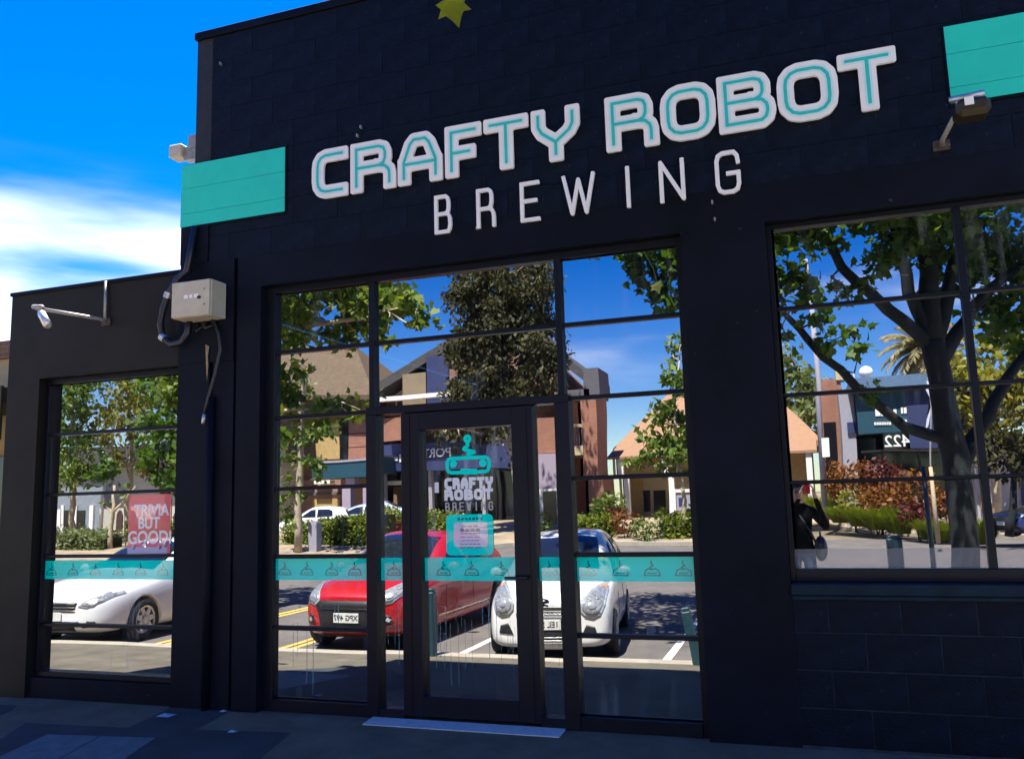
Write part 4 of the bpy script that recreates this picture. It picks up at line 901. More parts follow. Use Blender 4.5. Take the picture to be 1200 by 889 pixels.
LOBED = [(0, 0), (.22, .06), (.48, .10), (.36, .28), (.52, .52), (.28, .52), (.16, .68), (0, 1.0), (-.16, .68), (-.28, .52), (-.52, .52), (-.36, .28), (-.48, .10), (-.22, .06)]
QUADL = [(0, 0), (.28, .5), (0, 1.0), (-.28, .5)]
def leaves(name, pts, size, shape, mat, par, droop=.5, fold=.15, skip=True):
    P = [q for q in pts if not (skip and in_view(q))]
    n = len(P)
    if n == 0: return None
    P = np.array([tuple(q) for q in P]) - np.array(tuple(ORG[par.name] if par else (0, 0, 0)))
    S = np.array(shape); k = len(S)
    sz = size * RNG.uniform(.65, 1.25, n)
    ax = RNG.normal(size=(n, 3)); ax[:, 2] -= droop; ax /= np.linalg.norm(ax, axis=1)[:, None]
    nr = RNG.normal(size=(n, 3)); nr[:, 2] += .7; nr -= (nr * ax).sum(1)[:, None] * ax; nr /= np.linalg.norm(nr, axis=1)[:, None]
    bx_ = np.cross(nr, ax)
    Vv = P[:, None, :] + sz[:, None, None] * (bx_[:, None, :] * S[None, :, :1] + ax[:, None, :] * S[None, :, 1:] - nr[:, None, :] * (fold * np.abs(S[None, :, :1]) + .12 * S[None, :, 1:] ** 2))
    me = bpy.data.meshes.new(name); me.vertices.add(n * k); me.vertices.foreach_set('co', Vv.ravel())
    me.loops.add(n * k); me.loops.foreach_set('vertex_index', np.arange(n * k)); me.polygons.add(n)
    me.polygons.foreach_set('loop_start', np.arange(n) * k); me.update(calc_edges=True)
    return link(name, me, mat, par, o0=Vector((0, 0, 0)))
def blob(c, r, n, flat=.8):
    c = Vector(c); o = []
    sub = [c + Vector(RNG.normal(size=3)) * r * .45 for _ in range(max(3, n // 45))]
    for i in range(n):
        s_ = sub[i % len(sub)]; d = Vector(RNG.normal(size=3)) * r * .3
        o.append(s_ + Vector((d.x, d.y, d.z * flat)))
    return o
def twigs(m, base, clusters, r=.012):
    for c in clusters: 
        b = min(base, key=lambda q: (Vector(q) - Vector(c)).length); mid = (Vector(b) + Vector(c)) / 2 + Vector(RNG.normal(size=3)) * .12
        if in_view(c, 10) or in_view(mid, 10): continue
        m.tube([b, mid, c], [r * 1.6, r, r * .4], 5)
def tree(name, base, label, trunk, limbs, cl, leafsize, shape, mat, bark, group=None, cat='tree', twr=.012, droop=.5, crown='crown'):
    t = thing(name, base, label, cat, group); m = MB(); nodes = []
    for pts, r in [trunk] + limbs:
        pts = [Vector(q) for q in pts]; fine = []
        for a, b in zip(pts, pts[1:]):
            for s_ in (0, .34, .67): fine.append(a.lerp(b, s_) + Vector(RNG.normal(size=3)) * (b - a).length * .018)
        fine.append(pts[-1]); k = len(fine); m.tube(fine, [r[0] + (r[1] - r[0]) * i / (k - 1) for i in range(k)], 10 if r[0] > .05 else 6); nodes += fine[1:]
    twigs(m, nodes, [c[0] for c in cl], twr); m.build('trunk', bark, t, True)
    P = []
    for c, r, n in cl: P += blob(c, r, n)
    leaves(crown, P, leafsize, shape, mat, t, droop); return t

# the street plane tree on the island, beside the photographer
b = V(1130, 668, 6.7); b.z = -.2
tk = [b, V(1127, 600, 6.7), V(1112, 500, 6.7), V(1098, 430, 6.7), V(1090, 398, 6.7)]
lim = [([V(1092, 405, 6.7), V(1040, 362, 6.5), V(985, 312, 6.2), V(962, 268, 5.9), Vector((-.2, -5.0, 5.2))], (.105, .03)),
       ([V(1106, 515, 6.7), V(1060, 500, 6.6), V(1000, 450, 6.2), V(945, 395, 5.7), V(915, 365, 5.4), V(870, 320, 5.0)], (.085, .025)),
       ([V(1090, 402, 6.7), V(1066, 340, 6.6), V(1052, 285, 6.3), V(1040, 225, 6.0), Vector((.4, -5.0, 6.2))], (.10, .035)),
       ([V(1092, 402, 6.7), V(1086, 320, 6.7), V(1086, 240, 6.8), Vector((1.2, -6.6, 6.6)), Vector((.8, -6.4, 7.8))], (.15, .05)),
       ([V(1096, 402, 6.7), V(1112, 320, 6.9), V(1128, 240, 7.1), Vector((2.2, -7.2, 6.6))], (.10, .03)),
       ([V(1098, 425, 6.7), V(1132, 370, 6.9), V(1176, 325, 7.1), V(1240, 285, 7.4)], (.11, .04)),
       ([V(1116, 560, 6.7), V(1152, 492, 6.9), V(1182, 440, 7.1), V(1240, 370, 7.4)], (.12, .045)),
       ([Vector((.2, -5.4, 5.4)), Vector((-.8, -4.7, 5.2)), Vector((-1.7, -3.9, 4.9))], (.05, .015))]
cl = [(V(x, y, d), r, n) for x, y, d, r, n in (
    (905, 270, 5.6, .5, 130), (935, 262, 5.8, .5, 130), (975, 268, 6.0, .5, 120), (950, 255, 5.4, .5, 130), (1015, 255, 6.2, .55, 150), (1045, 265, 6.4, .55, 130), (1080, 255, 6.6, .5, 100), (1060, 290, 6.2, .42, 80), (1030, 300, 5.9, .32, 45),
    (1100, 280, 6.9, .5, 110), (1135, 275, 7.1, .6, 190), (1165, 265, 7.2, .6, 220), (1190, 300, 7.4, .6, 240), (1150, 310, 7.2, .5, 120), (1110, 330, 6.9, .4, 70), (910, 320, 5.3, .4, 80), (930, 335, 5.2, .3, 50), (905, 345, 5.3, .33, 60), (985, 330, 6.0, .22, 22), (995, 345, 5.9, .16, 12),
    (912, 385, 5.2, .3, 45), (960, 375, 5.5, .25, 26), (970, 400, 5.5, .2, 16), (1000, 385, 5.8, .2, 14), (1005, 405, 5.8, .18, 12), (1195, 350, 7.3, .5, 150), (1170, 360, 7.3, .4, 60), (1020, 460, 6.2, .14, 14), (1200, 400, 7.5, .4, 80), (880, 300, 4.9, .5, 120),
    (765, 297, 3.7, .3, 60), (785, 300, 3.8, .32, 75), (795, 325, 3.8, .28, 55), (775, 340, 3.7, .22, 30), (790, 356, 3.8, .16, 18), (745, 300, 3.6, .18, 18), (815, 290, 3.9, .45, 110))]
cl += [(Vector(q), r, n) for q, r, n in (((-1.9, -4.3, 5.1), .55, 130), ((-1.2, -4.9, 5.5), .6, 150), ((-.4, -4.6, 5.7), .6, 150), ((.4, -5.0, 6.3), .6, 150), ((-2.2, -5.6, 5.6), .6, 140), ((-1.2, -6.2, 6.2), .7, 170), ((0, -6.2, 6.8), .7, 170), ((1.2, -6.8, 7.4), .8, 200), ((2.4, -7.2, 6.9), .7, 180), ((3.2, -6.2, 6.2), .7, 160), ((2.2, -5.4, 6.5), .7, 160), ((1.2, -5.0, 6.4), .6, 140), ((-2.6, -6.8, 5.9), .6, 120), ((-1.4, -7.4, 6.5), .6, 120), ((.6, -7.9, 7.4), .8, 170), ((3.4, -8.2, 6.6), .7, 150), ((1.0, -6.4, 8.4), .8, 180), ((-.6, -5.2, 6.6), .5, 100))]
cl += [(Vector(q), .85, 420) for q in ((1.8, -6.0, 6.0), (2.6, -6.2, 6.2), (2.2, -5.6, 5.9), (1.4, -5.4, 6.2), (3.0, -5.6, 6.0), (2.4, -6.6, 7.0), (1.6, -6.4, 7.0), (3.2, -6.8, 6.8), (2.0, -5.0, 5.8), (2.8, -5.0, 5.9))]
cl += [(Vector((x_, y_, 6.9)), .75, 300) for x_ in (-3.3, -2.4, -1.5) for y_ in (-3.0, -4.4, -5.8, -7.2)]
lim.append(([Vector((.4, -5.0, 6.2)), Vector((-.9, -4.8, 6.7)), Vector((-3.0, -4.6, 6.9))], (.06, .02))); lim.append(([Vector((.8, -6.4, 7.8)), Vector((-.8, -6.6, 7.0)), Vector((-3.0, -6.6, 6.9))], (.06, .02)))
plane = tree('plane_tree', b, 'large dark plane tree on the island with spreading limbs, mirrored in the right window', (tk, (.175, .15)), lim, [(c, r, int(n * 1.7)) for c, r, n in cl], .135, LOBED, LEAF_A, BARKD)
# the twig with one yellow green leaf that hangs into the top of the picture
lt = dpt(528, 4, 2.6); lo = [(x * .15, y * .15) for x, y in LOBED]
m = MB(); ax = cr * .28 - cu * .96; sd = (cr * .95 + cu * .28); bow = cf
m.prism([lt - sd * .055 + cu * .02 + sd * (.0) + (ax * (y - .015)) + sd * (x + .055) + bow * (abs(x) * .3) for x, y in lo], -bow * .0012); hl_ = m.build('leaf', leaf_mat('fresh leaf', (.13, .15, .025), (.17, .18, .03), .45), plane)
m = MB(); m.tube([lt + cu * .03, lt + cu * .2 - sd * .05, lt + cu * .7 - sd * .3], .004, 5); m.build('twig', BARKD, plane)

# second street plane tree, near the wing: its trunk is masked by the piers
b = V(262, 760, 6.6); b.z = -.35
NB = 7.4
cl = [(V(x, y, NB + random.uniform(-.5, .5)), r, n) for x, y, r, n in ((345, 360, .5, 170), (375, 350, .5, 170), (405, 355, .5, 170), (435, 350, .5, 170), (460, 355, .45, 120), (482, 366, .35, 70), (500, 372, .2, 22), (350, 385, .45, 130), (385, 388, .45, 130), (415, 385, .4, 90), (440, 392, .3, 40), (455, 395, .22, 22), (340, 400, .4, 70), (330, 350, .5, 150), (340, 335, .5, 170), (400, 325, .6, 190), (440, 330, .5, 120), (335, 440, .35, 60), (345, 470, .45, 110), (375, 478, .4, 90), (405, 472, .4, 80), (425, 480, .3, 45), (340, 500, .35, 45), (300, 380, .7, 260), (270, 360, .8, 280), (260, 430, .7, 220), (300, 460, .6, 180), (240, 380, .7, 230), (215, 430, .5, 130), (205, 470, .35, 70), (200, 440, .4, 80), (204, 540, .25, 30), (290, 310, .8, 260), (340, 290, .8, 260), (240, 300, .8, 240))]
cl += [(Vector((x_, y_, 6.4)), .8, 260) for x_ in (-9.6, -8.6, -7.8) for y_ in (-6.0, -7.4, -8.8)]
tree('plane_tree', b, 'yellow green plane tree near the wing, its crown mirrored in the upper left panes', ([b, V(268, 600, 6.9), V(275, 480, 7.2), V(280, 420, 7.4)], (.2, .13)),
     [([V(280, 425, 7.4), V(330, 390, 7.4), V(400, 372, 7.4), V(455, 365, 7.4)], (.08, .02)), ([V(280, 425, 7.4), V(300, 350, 7.5), V(330, 300, 7.6)], (.09, .03)), ([V(276, 470, 7.2), V(330, 480, 7.4), V(400, 476, 7.4)], (.06, .015)), ([V(280, 425, 7.4), V(245, 380, 7.5), V(215, 420, 7.5)], (.07, .02))], cl, .17, LOBED, LEAF_B, BARKP, twr=.012)
b = V(353, 645, 21); b.z = -.1
tree('street_tree', b, 'slender pale trunked tree across the road at the left of the centre window', ([b, V(353, 560, 21), V(353, 480, 20.8), V(356, 430, 20.6)], (.15, .09)), [([V(353, 520, 21), V(375, 500, 20.8), V(390, 490, 20.6)], (.05, .02))], [(V(x, y, 20.7), r, n) for x, y, r, n in ((345, 505, .5, 90), (372, 505, .6, 110), (385, 498, .5, 80), (340, 530, .5, 80), (368, 540, .4, 70), (338, 570, .5, 80), (345, 450, .6, 100), (375, 540, .35, 50), (335, 600, .4, 60))], .26, QUADL, LEAF_D, BARKP, twr=.02)
# tall gum in front of the apartments
b = V(608, 640, 27.5); b.z = 0
cl = []
for i in range(90):
    py = 300 + (i / 90) * 178; wd = 44 + (py - 300) * .07; cl.append((V(592 + random.uniform(-1, 1) * wd, py, 27.5 + random.uniform(-1.5, 1.5)), random.uniform(.6, .9), 250))
for x, y in ((515, 505), (530, 515), (545, 510), (565, 508), (585, 505), (598, 515), (590, 530), (560, 525)): cl.append((V(x, y, 27), .55, 45))
for x, y in ((590, 270), (570, 240), (610, 230), (590, 200), (600, 260)): cl.append((V(x, y, 27.5), 1.2, 120))
tree('gum_tree', b, 'tall dark gum tree with pale trunk before the brick apartments', ([b, V(603, 580, 27.5), V(600, 520, 27.5), V(596, 440, 27.5), V(590, 330, 27.5), V(590, 230, 27.5)], (.26, .08)),
     [([V(598, 480, 27.5), V(560, 440, 27.3), V(545, 400, 27)], (.09, .03)), ([V(597, 460, 27.5), V(625, 420, 27.5), V(640, 380, 27.5)], (.09, .03)), ([V(600, 525, 27.5), V(560, 508, 27), V(520, 505, 27)], (.06, .02))], cl, .25, QUADL, LEAF_C, BARKP, twr=.03, droop=1.2)
# light green tree right of the tower
b = V(800, 622, 26.5); b.z = 0
cl = [(V(x, y, 26.5 + random.uniform(-.6, .6)), r, n) for x, y, r, n in ((800, 418, .35, 35), (792, 440, .45, 55), (805, 455, .5, 70), (780, 470, .45, 55), (800, 485, .7, 110), (772, 495, .5, 55), (785, 510, .8, 130), (765, 520, .6, 70), (805, 525, .8, 140), (755, 535, .5, 55), (775, 545, .7, 100), (800, 550, .7, 110), (820, 500, .7, 100), (825, 540, .7, 100), (745, 545, .35, 30), (790, 405, .25, 20), (803, 395, .25, 20))]
tree('street_tree', b, 'slender light green tree before the cream house, right of the tower', ([b, V(798, 570, 26.5), V(797, 500, 26.5), V(799, 420, 26.5)], (.10, .03)), [], cl, .34, QUADL, LEAF_D, BARKP, twr=.02)
# trees over the pale house, left window
spec = [('broad dark tree at the far left of the wing window', 24, [(85, 450, 1.0, 190), (100, 465, 1.0, 170), (75, 480, 1.0, 170), (90, 505, 1.0, 170), (75, 530, 1.1, 180), (100, 540, .9, 120), (85, 560, 1.0, 150), (60, 500, 1.2, 200)], LEAF_D, 85),
        ('golden leafed tree in the middle of the wing window', 26, [(140, 450, 1.0, 160), (165, 460, 1.0, 160), (150, 475, 1.1, 190), (175, 485, 1.0, 150), (140, 490, .9, 130), (160, 500, .9, 120), (150, 535, .9, 120), (165, 545, .8, 90), (130, 520, .8, 90), (190, 470, .8, 100)], LEAF_Y, 150),
        ('mid green tree at the right of the wing window', 23, [(195, 445, .9, 150), (205, 470, .9, 150), (200, 500, .9, 140), (190, 525, .8, 110), (205, 540, .9, 130), (185, 555, .8, 90), (205, 565, .8, 100), (125, 555, .7, 80), (180, 440, .6, 60), (215, 510, 1.0, 160)], LEAF_A, 196)]
for lab, d, cs, mt, tx in spec:
    b = V(tx, 640, d); b.z = 0
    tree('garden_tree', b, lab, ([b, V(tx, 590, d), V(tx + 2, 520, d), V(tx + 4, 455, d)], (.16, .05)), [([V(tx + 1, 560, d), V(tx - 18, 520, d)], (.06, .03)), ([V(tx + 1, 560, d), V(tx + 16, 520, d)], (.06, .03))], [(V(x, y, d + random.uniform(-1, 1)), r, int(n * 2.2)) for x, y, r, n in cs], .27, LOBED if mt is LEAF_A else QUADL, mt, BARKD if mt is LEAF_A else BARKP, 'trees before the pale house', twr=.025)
b = V(128, 640, 22); b.z = 0
tree('bare_tree', b, 'small pale forked tree trunk before the arched pale house', ([b, V(130, 615, 22), V(133, 590, 22), V(130, 570, 22)], (.13, .06)), [([V(133, 598, 22), V(148, 585, 22), V(158, 572, 22)], (.06, .03)), ([V(131, 600, 22), V(118, 588, 22)], (.04, .02))], [(V(150, 575, 22), .3, 14), (V(122, 584, 22), .25, 10)], .3, QUADL, LEAF_D, BARKP)
# olive tree, palm and yellow green tree beyond the shop
b = V(932, 600, 48); b.z = 0
tree('olive_tree', b, 'pale grey green tree rising behind the cream house', ([b, V(932, 520, 48), V(932, 460, 48)], (.3, .1)), [], [(V(x, y, 48 + random.uniform(-1, 1)), 1.5, 150) for x, y in ((915, 450), (930, 440), (945, 448), (955, 460), (920, 465), (940, 470), (905, 455), (950, 480))], .55, QUADL, LEAF_E, BARKP, twr=.05)
def palm(base, top, lab, n=64, ln=2.1):
    t = thing('palm_tree', base, lab, 'palm'); m = MB(); m.tube([base, (Vector(base) + Vector(top)) / 2 + Vector((.15, 0, 0)), top], [.3, .22, .2], 10); m.build('trunk', BARKP, t, True)
    for k in range(n):
        a = 2.399 * k; el = 1.2 - 2.1 * k / n; m = MB(); pts = []
        for s_ in range(7):
            u_ = s_ / 6; e_ = el - u_ * 1.2; pts.append((pts[-1] if pts else Vector(top)) + Vector((math.cos(a) * math.cos(e_), math.sin(a) * math.cos(e_), math.sin(e_))) * ln / 6)
        for i in range(1, 7):
            d = (pts[i] - pts[i - 1]).normalized(); sd_ = d.cross(Vector((0, 0, 1))).normalized(); w_ = .42 * math.sin(math.pi * (i / 7) ** .8)
            for sg in (1, -1):
                for j in range(3):
                    c = pts[i - 1].lerp(pts[i], (j + .5 * (sg > 0)) / 3); e_ = c + sd_ * sg * w_ + d * .25 - Vector((0, 0, .18)); m.add([c, c + d * .16, e_ + d * .05, e_], [[0, 1, 2, 3]])
        m.tube(pts, [.03] * 6 + [.008], 4); m.build('frond', LEAF_P, t)
    return t
q = V(1075, 600, 44); q.z = 0; palm(q, V(1078, 408, 44), 'shaggy palm rising behind the shop with the teal fascia')
b = V(1165, 610, 30); b.z = 0
tree('garden_tree', b, 'bright yellow green tree behind the shop at the far right', ([b, V(1165, 540, 30), V(1165, 450, 30)], (.2, .08)), [], [(V(x, y, 30 + random.uniform(-1.2, 1.2)), 1.1, 130) for x, y in ((1130, 455), (1140, 480), (1150, 430), (1165, 445), (1180, 470), (1195, 490), (1190, 440), (1130, 495), (1205, 460), (1170, 410), (1160, 465), (1200, 420), (1185, 505))], .42, QUADL, LEAF_Y, BARKP, twr=.05)
b = V(1180, 610, 21); b.z = 0
tree('shrub', b, 'dark rounded shrub on a short stem at the far right', ([b, V(1185, 575, 21), V(1185, 550, 21)], (.12, .06)), [], [(V(x, y, 21), .7, 130) for x, y in ((1165, 525), (1180, 515), (1195, 520), (1185, 540), (1205, 540), (1170, 545), (1200, 500))], .24, QUADL, LEAF_C, BARKD, cat='shrub')

# hedges, shrubs and grasses along the far verge
def hedge(name, lab, x0, x1, ytop0, ytop1, ybot, dist, depth, mat, n, size=.16, cat='hedge', core=None, group=None):
    a = V(x0, ybot, dist); b = V(x1, ybot, dist); zt0 = V(x0, ytop0, dist).z; zt1 = V(x1, ytop1, dist).z; z0 = min(a.z, b.z) - .25
    t = thing(name, (a + b) / 2, lab, cat, group); P = []
    for i in range(n):
        u_ = random.random(); zt = zt0 + (zt1 - zt0) * u_; s_ = random.random(); r = random.random()
        bump = .1 * math.sin(u_ * 31) + .08 * math.sin(u_ * 13 + 1)
        if s_ < .55: yy, zz = random.gauss(0, .07), z0 + (zt + bump - z0) * random.random()
        elif s_ < .9: yy, zz = random.random() * depth, zt + bump + random.gauss(0, .07)
        else: yy, zz = random.random() * depth, z0 + (zt - z0) * random.random()
        P.append((a.x + (b.x - a.x) * u_ + random.gauss(0, .06), a.y + (b.y - a.y) * u_ - yy, zz))
    leaves('foliage', P, size, QUADL, mat, t, 0.0)
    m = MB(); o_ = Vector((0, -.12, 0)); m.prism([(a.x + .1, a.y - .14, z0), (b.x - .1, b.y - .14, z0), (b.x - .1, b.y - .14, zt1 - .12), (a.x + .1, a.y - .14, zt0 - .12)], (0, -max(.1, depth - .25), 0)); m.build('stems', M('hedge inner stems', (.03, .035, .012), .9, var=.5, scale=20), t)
    return t
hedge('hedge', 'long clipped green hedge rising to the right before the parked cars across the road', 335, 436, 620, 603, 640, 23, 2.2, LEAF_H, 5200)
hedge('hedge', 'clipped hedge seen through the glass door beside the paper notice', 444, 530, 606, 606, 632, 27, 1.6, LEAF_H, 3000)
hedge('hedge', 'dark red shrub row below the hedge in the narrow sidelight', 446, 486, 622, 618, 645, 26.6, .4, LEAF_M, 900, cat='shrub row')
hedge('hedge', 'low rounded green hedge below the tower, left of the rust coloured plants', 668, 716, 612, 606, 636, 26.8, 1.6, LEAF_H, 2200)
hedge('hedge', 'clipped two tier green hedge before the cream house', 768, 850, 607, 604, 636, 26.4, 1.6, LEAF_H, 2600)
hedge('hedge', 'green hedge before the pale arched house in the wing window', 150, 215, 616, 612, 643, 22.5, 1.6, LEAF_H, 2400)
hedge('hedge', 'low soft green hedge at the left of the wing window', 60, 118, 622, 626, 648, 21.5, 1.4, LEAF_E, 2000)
def bush(lab, px, py, dist, r, n, mat, size=.2, cat='shrub', group=None, name='shrub'):
    c = V(px, py, dist); t = thing(name, (c.x, c.y, max(-.1, c.z - r)), lab, cat, group)
    P = []
    for i in range(n):
        d = Vector(RNG.normal(size=3)).normalized() * r * RNG.uniform(.55, 1.08); P.append(c + Vector((d.x, d.y * .8, d.z * .9)))
    leaves('foliage', P, size, QUADL, mat, t, -.3); m = MB(); z0 = c.z - r - .6
    for k in range(5): m.tube([(c.x + random.uniform(-.1, .1), c.y, z0), (c.x + random.uniform(-.5, .5) * r, c.y + random.uniform(-.4, .4) * r, c.z)], [.02, .008], 4)
    m.build('stem', BARKD, t)
    return t
bush('light green shrub at the foot of the brick tower', 712, 594, 28, .7, 420, LEAF_D)
bush('rust coloured shrub between the two low hedges', 730, 612, 26.5, .55, 300, LEAF_R, .16)
bush('dark red shrub beside the low hedge', 718, 606, 27.5, .45, 240, LEAF_M, .16)
bush('small green shrub left of the clipped hedge', 752, 622, 26, .5, 260, LEAF_D, .16)
bush('brownish shrub left of the apartment door', 640, 612, 28.5, .5, 200, LEAF_D, .16)
for i, (x, y, d, r, n, mt, lab) in enumerate(((985, 568, 30, .7, 380, LEAF_R, 'orange shrub beside the street pole'), (1008, 562, 29.5, .8, 420, LEAF_R, 'tall rust shrub before the shop pillar'), (1035, 560, 29, .75, 420, LEAF_M, 'dark red leafy shrub before the shop window'), (1028, 588, 28, .7, 380, LEAF_R, 'rust shrub behind the bright grasses'), (1070, 575, 26.5, .8, 420, LEAF_R, 'rust and red shrub left of the timber stake'), (1072, 605, 25.5, .55, 320, LEAF_M, 'deep red round shrub by the kerb'), (1110, 590, 25, .6, 260, LEAF_R, 'rust shrub behind the plane tree trunk'), (1000, 590, 29, .6, 320, LEAF_Y, 'straw coloured shrub below the orange shrubs'), (975, 552, 31, .45, 200, LEAF_R, 'small orange shrub at the foot of the red brick wall'))):
    bush(lab, x, y, d, r, n, mt, .2)
def tussock(lab, px, py, dist, r, hgt, n, mat, group='grass tussocks along the far kerb'):
    c = V(px, py, dist); t = MB()
    for i in range(n):
        a = random.random() * 6.283; rr_ = r * math.sqrt(random.random()) * .4; b_ = Vector((c.x + math.cos(a) * rr_, c.y + math.sin(a) * rr_, c.z)); L_ = hgt * random.uniform(.6, 1.1)
        tip = b_ + Vector((math.cos(a) * r * random.uniform(.3, 1), math.sin(a) * r * random.uniform(.3, 1), L_)); mid = b_.lerp(tip, .5) + Vector((0, 0, L_ * .22)); sd_ = Vector((-math.sin(a), math.cos(a), 0)) * random.uniform(.008, .016)
        t.add([b_ - sd_, b_ + sd_, mid + sd_ * .8, mid - sd_ * .8, tip], [[0, 1, 2, 3], [3, 2, 4]])
    o = t.build('grass_tussock', mat, None, org=c); tag(o, lab, 'grass tussock', group); return o
for px, py, d, r, hgt, lab in ((960, 608, 33, .9, 1.0, 'tall bright tussock beside the driveway edge'), (985, 616, 29.5, .7, .7, 'pale tussock below the street pole'), (1008, 620, 28.6, .8, .8, 'green tussock right of the street pole'), (1030, 624, 27.6, .9, .95, 'large bright tussock in the middle of the bed'), (1052, 628, 26.8, .8, .85, 'bright tussock left of the deep red shrub'), (1088, 634, 25.2, .7, .7, 'green tussock left of the thin post'), (1104, 636, 24.6, .7, .7, 'green tussock beside the plane tree trunk'), (1150, 640, 22.5, .7, .8, 'yellow tussock right of the plane tree trunk')):
    tussock(lab, px, py, d, r, hgt, 1000, LEAF_H)

# ================================================================== BUILDINGS ACROSS THE ROAD
BRICKR = brick_mat('orange red brick', (.34, .125, .065), (.25, .085, .05), (.30, .24, .19), 4.0)
BRICKB = brick_mat('brown brick', (.24, .12, .07), (.18, .09, .055), (.24, .19, .15), 4.0)
LAV = M('lavender render', (.33, .27, .33), .85, var=.06); MUST = M('mustard render', (.42, .29, .11), .85, var=.15); CREAMW = M('cream render', (.50, .40, .24), .85, var=.1)
ROOFD = M('dark roof tile', (.055, .05, .05), .8, var=.35, scale=4, bump=.8); ROOFT = M('terracotta roof tile', (.31, .175, .10), .85, var=.18, scale=5, bump=.8, stretch=(1, 1, 6)); ROOFB = M('brown roof tile', (.105, .07, .038), .85, var=.25, scale=4, bump=.8)
DGLASS = M('dark shop glass', (.010, .011, .014), .08, var=.2, spec=.6); NAVYP = M('navy cladding', (.02, .03, .10), .6); GREYP = M('grey paint', (.30, .29, .33), .8, var=.08); DGREY = M('dark grey render', (.10, .095, .11), .85, var=.1)
TEALB = M('deep teal fascia', (.006, .052, .08), .6, var=.15); BLUEB = M('blue roof panel', (.10, .17, .27), .5, .1, var=.12); WPT = M('white paint', (.75, .73, .68), .7, var=.05); PALE = M('pale render', (.48, .46, .40), .85, var=.08); BLUG = M('blue grey timber', (.20, .23, .26), .8, var=.15)
def vb(m, x0, y0, x1, y1, dist, depth):
    """a box whose near face, dist metres out, spans the given sight lines; it runs depth metres further away"""
    a = V(x0, (y0 + y1) / 2, dist); b = V(x1, (y0 + y1) / 2, dist); zt = V((x0 + x1) / 2, y0, dist).z; zb = V((x0 + x1) / 2, y1, dist).z
    m.box(min(a.x, b.x), GL - dist - depth, min(zt, zb), max(a.x, b.x), GL - dist, max(zt, zb)); return m
def vq(name, mat, par, x0, y0, x1, y1, dist, depth, bevel=0):
    return vb(MB(), x0, y0, x1, y1, dist, depth).build(name, mat, par, bevel=bevel)
def sign_text(s, px, py, dist, size, mat, par, sx=1.0, name='lettering'):
    q = V(px, py, dist); return place(text_mesh(s, size, .02, .006, sx), name, mat, par, (q.x, q.y + .03, q.z), flip=True)
q = V(580, 640, 36); apt = thing('apartment_building', (q.x, q.y, 0), 'brick apartment block with gabled dark roof and square brick tower', 'building')
vq('wall', BRICKB, apt, 436, 462, 662, 648, 37, 8); 
vq('tower', BRICKR, apt, 687, 463, 705, 650, 33, 2.2); vq('tower_parapet', DGREY, apt, 687, 430, 705, 462.6, 33, 2.2)
vq('pier', BRICKR, apt, 656, 462, 666, 650, 34.5, 3)
vq('balcony_slab', CREAMW, apt, 660, 522, 689, 533, 33.4, 4); vq('balcony_slab', DGREY, apt, 655, 455, 694, 463, 33.0, 4)
vq('recess_wall', DGLASS, apt, 655, 464, 695, 648, 38, 1)
m = MB()
for k in range(9): vb(m, 663 + k * 3, 501, 663.8 + k * 3, 522, 33.5, .04)
rl = vb(MB(), 662, 498, 689, 501.5, 33.46, .1).build('balustrade', CREAMW, apt); tag(m.build('baluster', DGREY, rl), kind='stuff')
vq('window_frame', WPT, apt, 668, 464, 671, 497, 37.9, .08)
vq('ground_wall', LAV, apt, 618, 528, 656, 648, 34, 1.5); vq('upper_wall', BRICKR, apt, 616, 488, 657, 527.5, 34.2, 2)
fr = vq('door_frame', WPT, apt, 634, 570, 657, 640, 33.9, .08); vq('door', DGLASS, fr, 641, 573, 656, 640, 33.84, .05)
A = V(437, 466, 34); B = V(592, 374, 34); C = V(692, 448, 34)
m = MB(); up = Vector((0, 0, .5)); fa = Vector((0, -5, 0))
m.prism([A, B, B + up, A + up], fa); m.prism([B, C, C + up, B + up], fa); m.build('roof', ROOFD, apt)
Y_ = Vector((0, -.6, 0)); m = MB(); A2, B2, C2 = A + Y_ + Vector((1.0, 0, 0)), B + Y_ + Vector((0, 0, -.15)), C + Y_ + Vector((-1, 0, 0)); m.prism([A2, C2, B2], (0, -6, 0)); m.build('gable_wall', BRICKB, apt)
vq('gable_panel', M('tan render', (.22, .165, .10), .85), apt, 474, 440, 502, 482, 33.95, .6); vq('gable_panel', NAVYP, apt, 503, 420, 529, 482, 33.9, .6); vq('gable_panel', BRICKB, apt, 530, 425, 560, 482, 33.93, .6)
vq('beam', WPT, apt, 440, 464, 548, 469, 33.2, .4)
# shopfront level with its sign
vq('fascia', NAVYP, apt, 444, 520, 600, 552, 34.6, 2); vq('shopfront', DGLASS, apt, 444, 552, 617, 640, 36.6, .2); vq('upper_brick', BRICKR, apt, 446, 492, 478, 519, 34.7, 2)
sign_text('PORT', 510, 532.5, 34.55, .62, WPT, apt)
m = MB()
for k in range(5): vb(m, 449 + k * 3.4, 538, 451.6 + k * 3.4, 542.5, 34.55, .03)
vb(m, 467, 535, 469, 544, 34.55, .03); tag(m.build('small_lettering', WPT, apt), kind='stuff')
for x in (446, 474, 500, 560): vq('column', GREYP, apt, x, 552, x + 4, 640, 35, .3)
for x in (520, 545, 575): vq('window_mullion', DGREY, apt, x, 553, x + 2, 640, 36.5, .1)
vq('sign_light', WPT, apt, 446, 566, 474, 571, 35.5, .3); vq('wall_panel', BRICKB, apt, 460, 572, 486, 600, 36.4, .1)
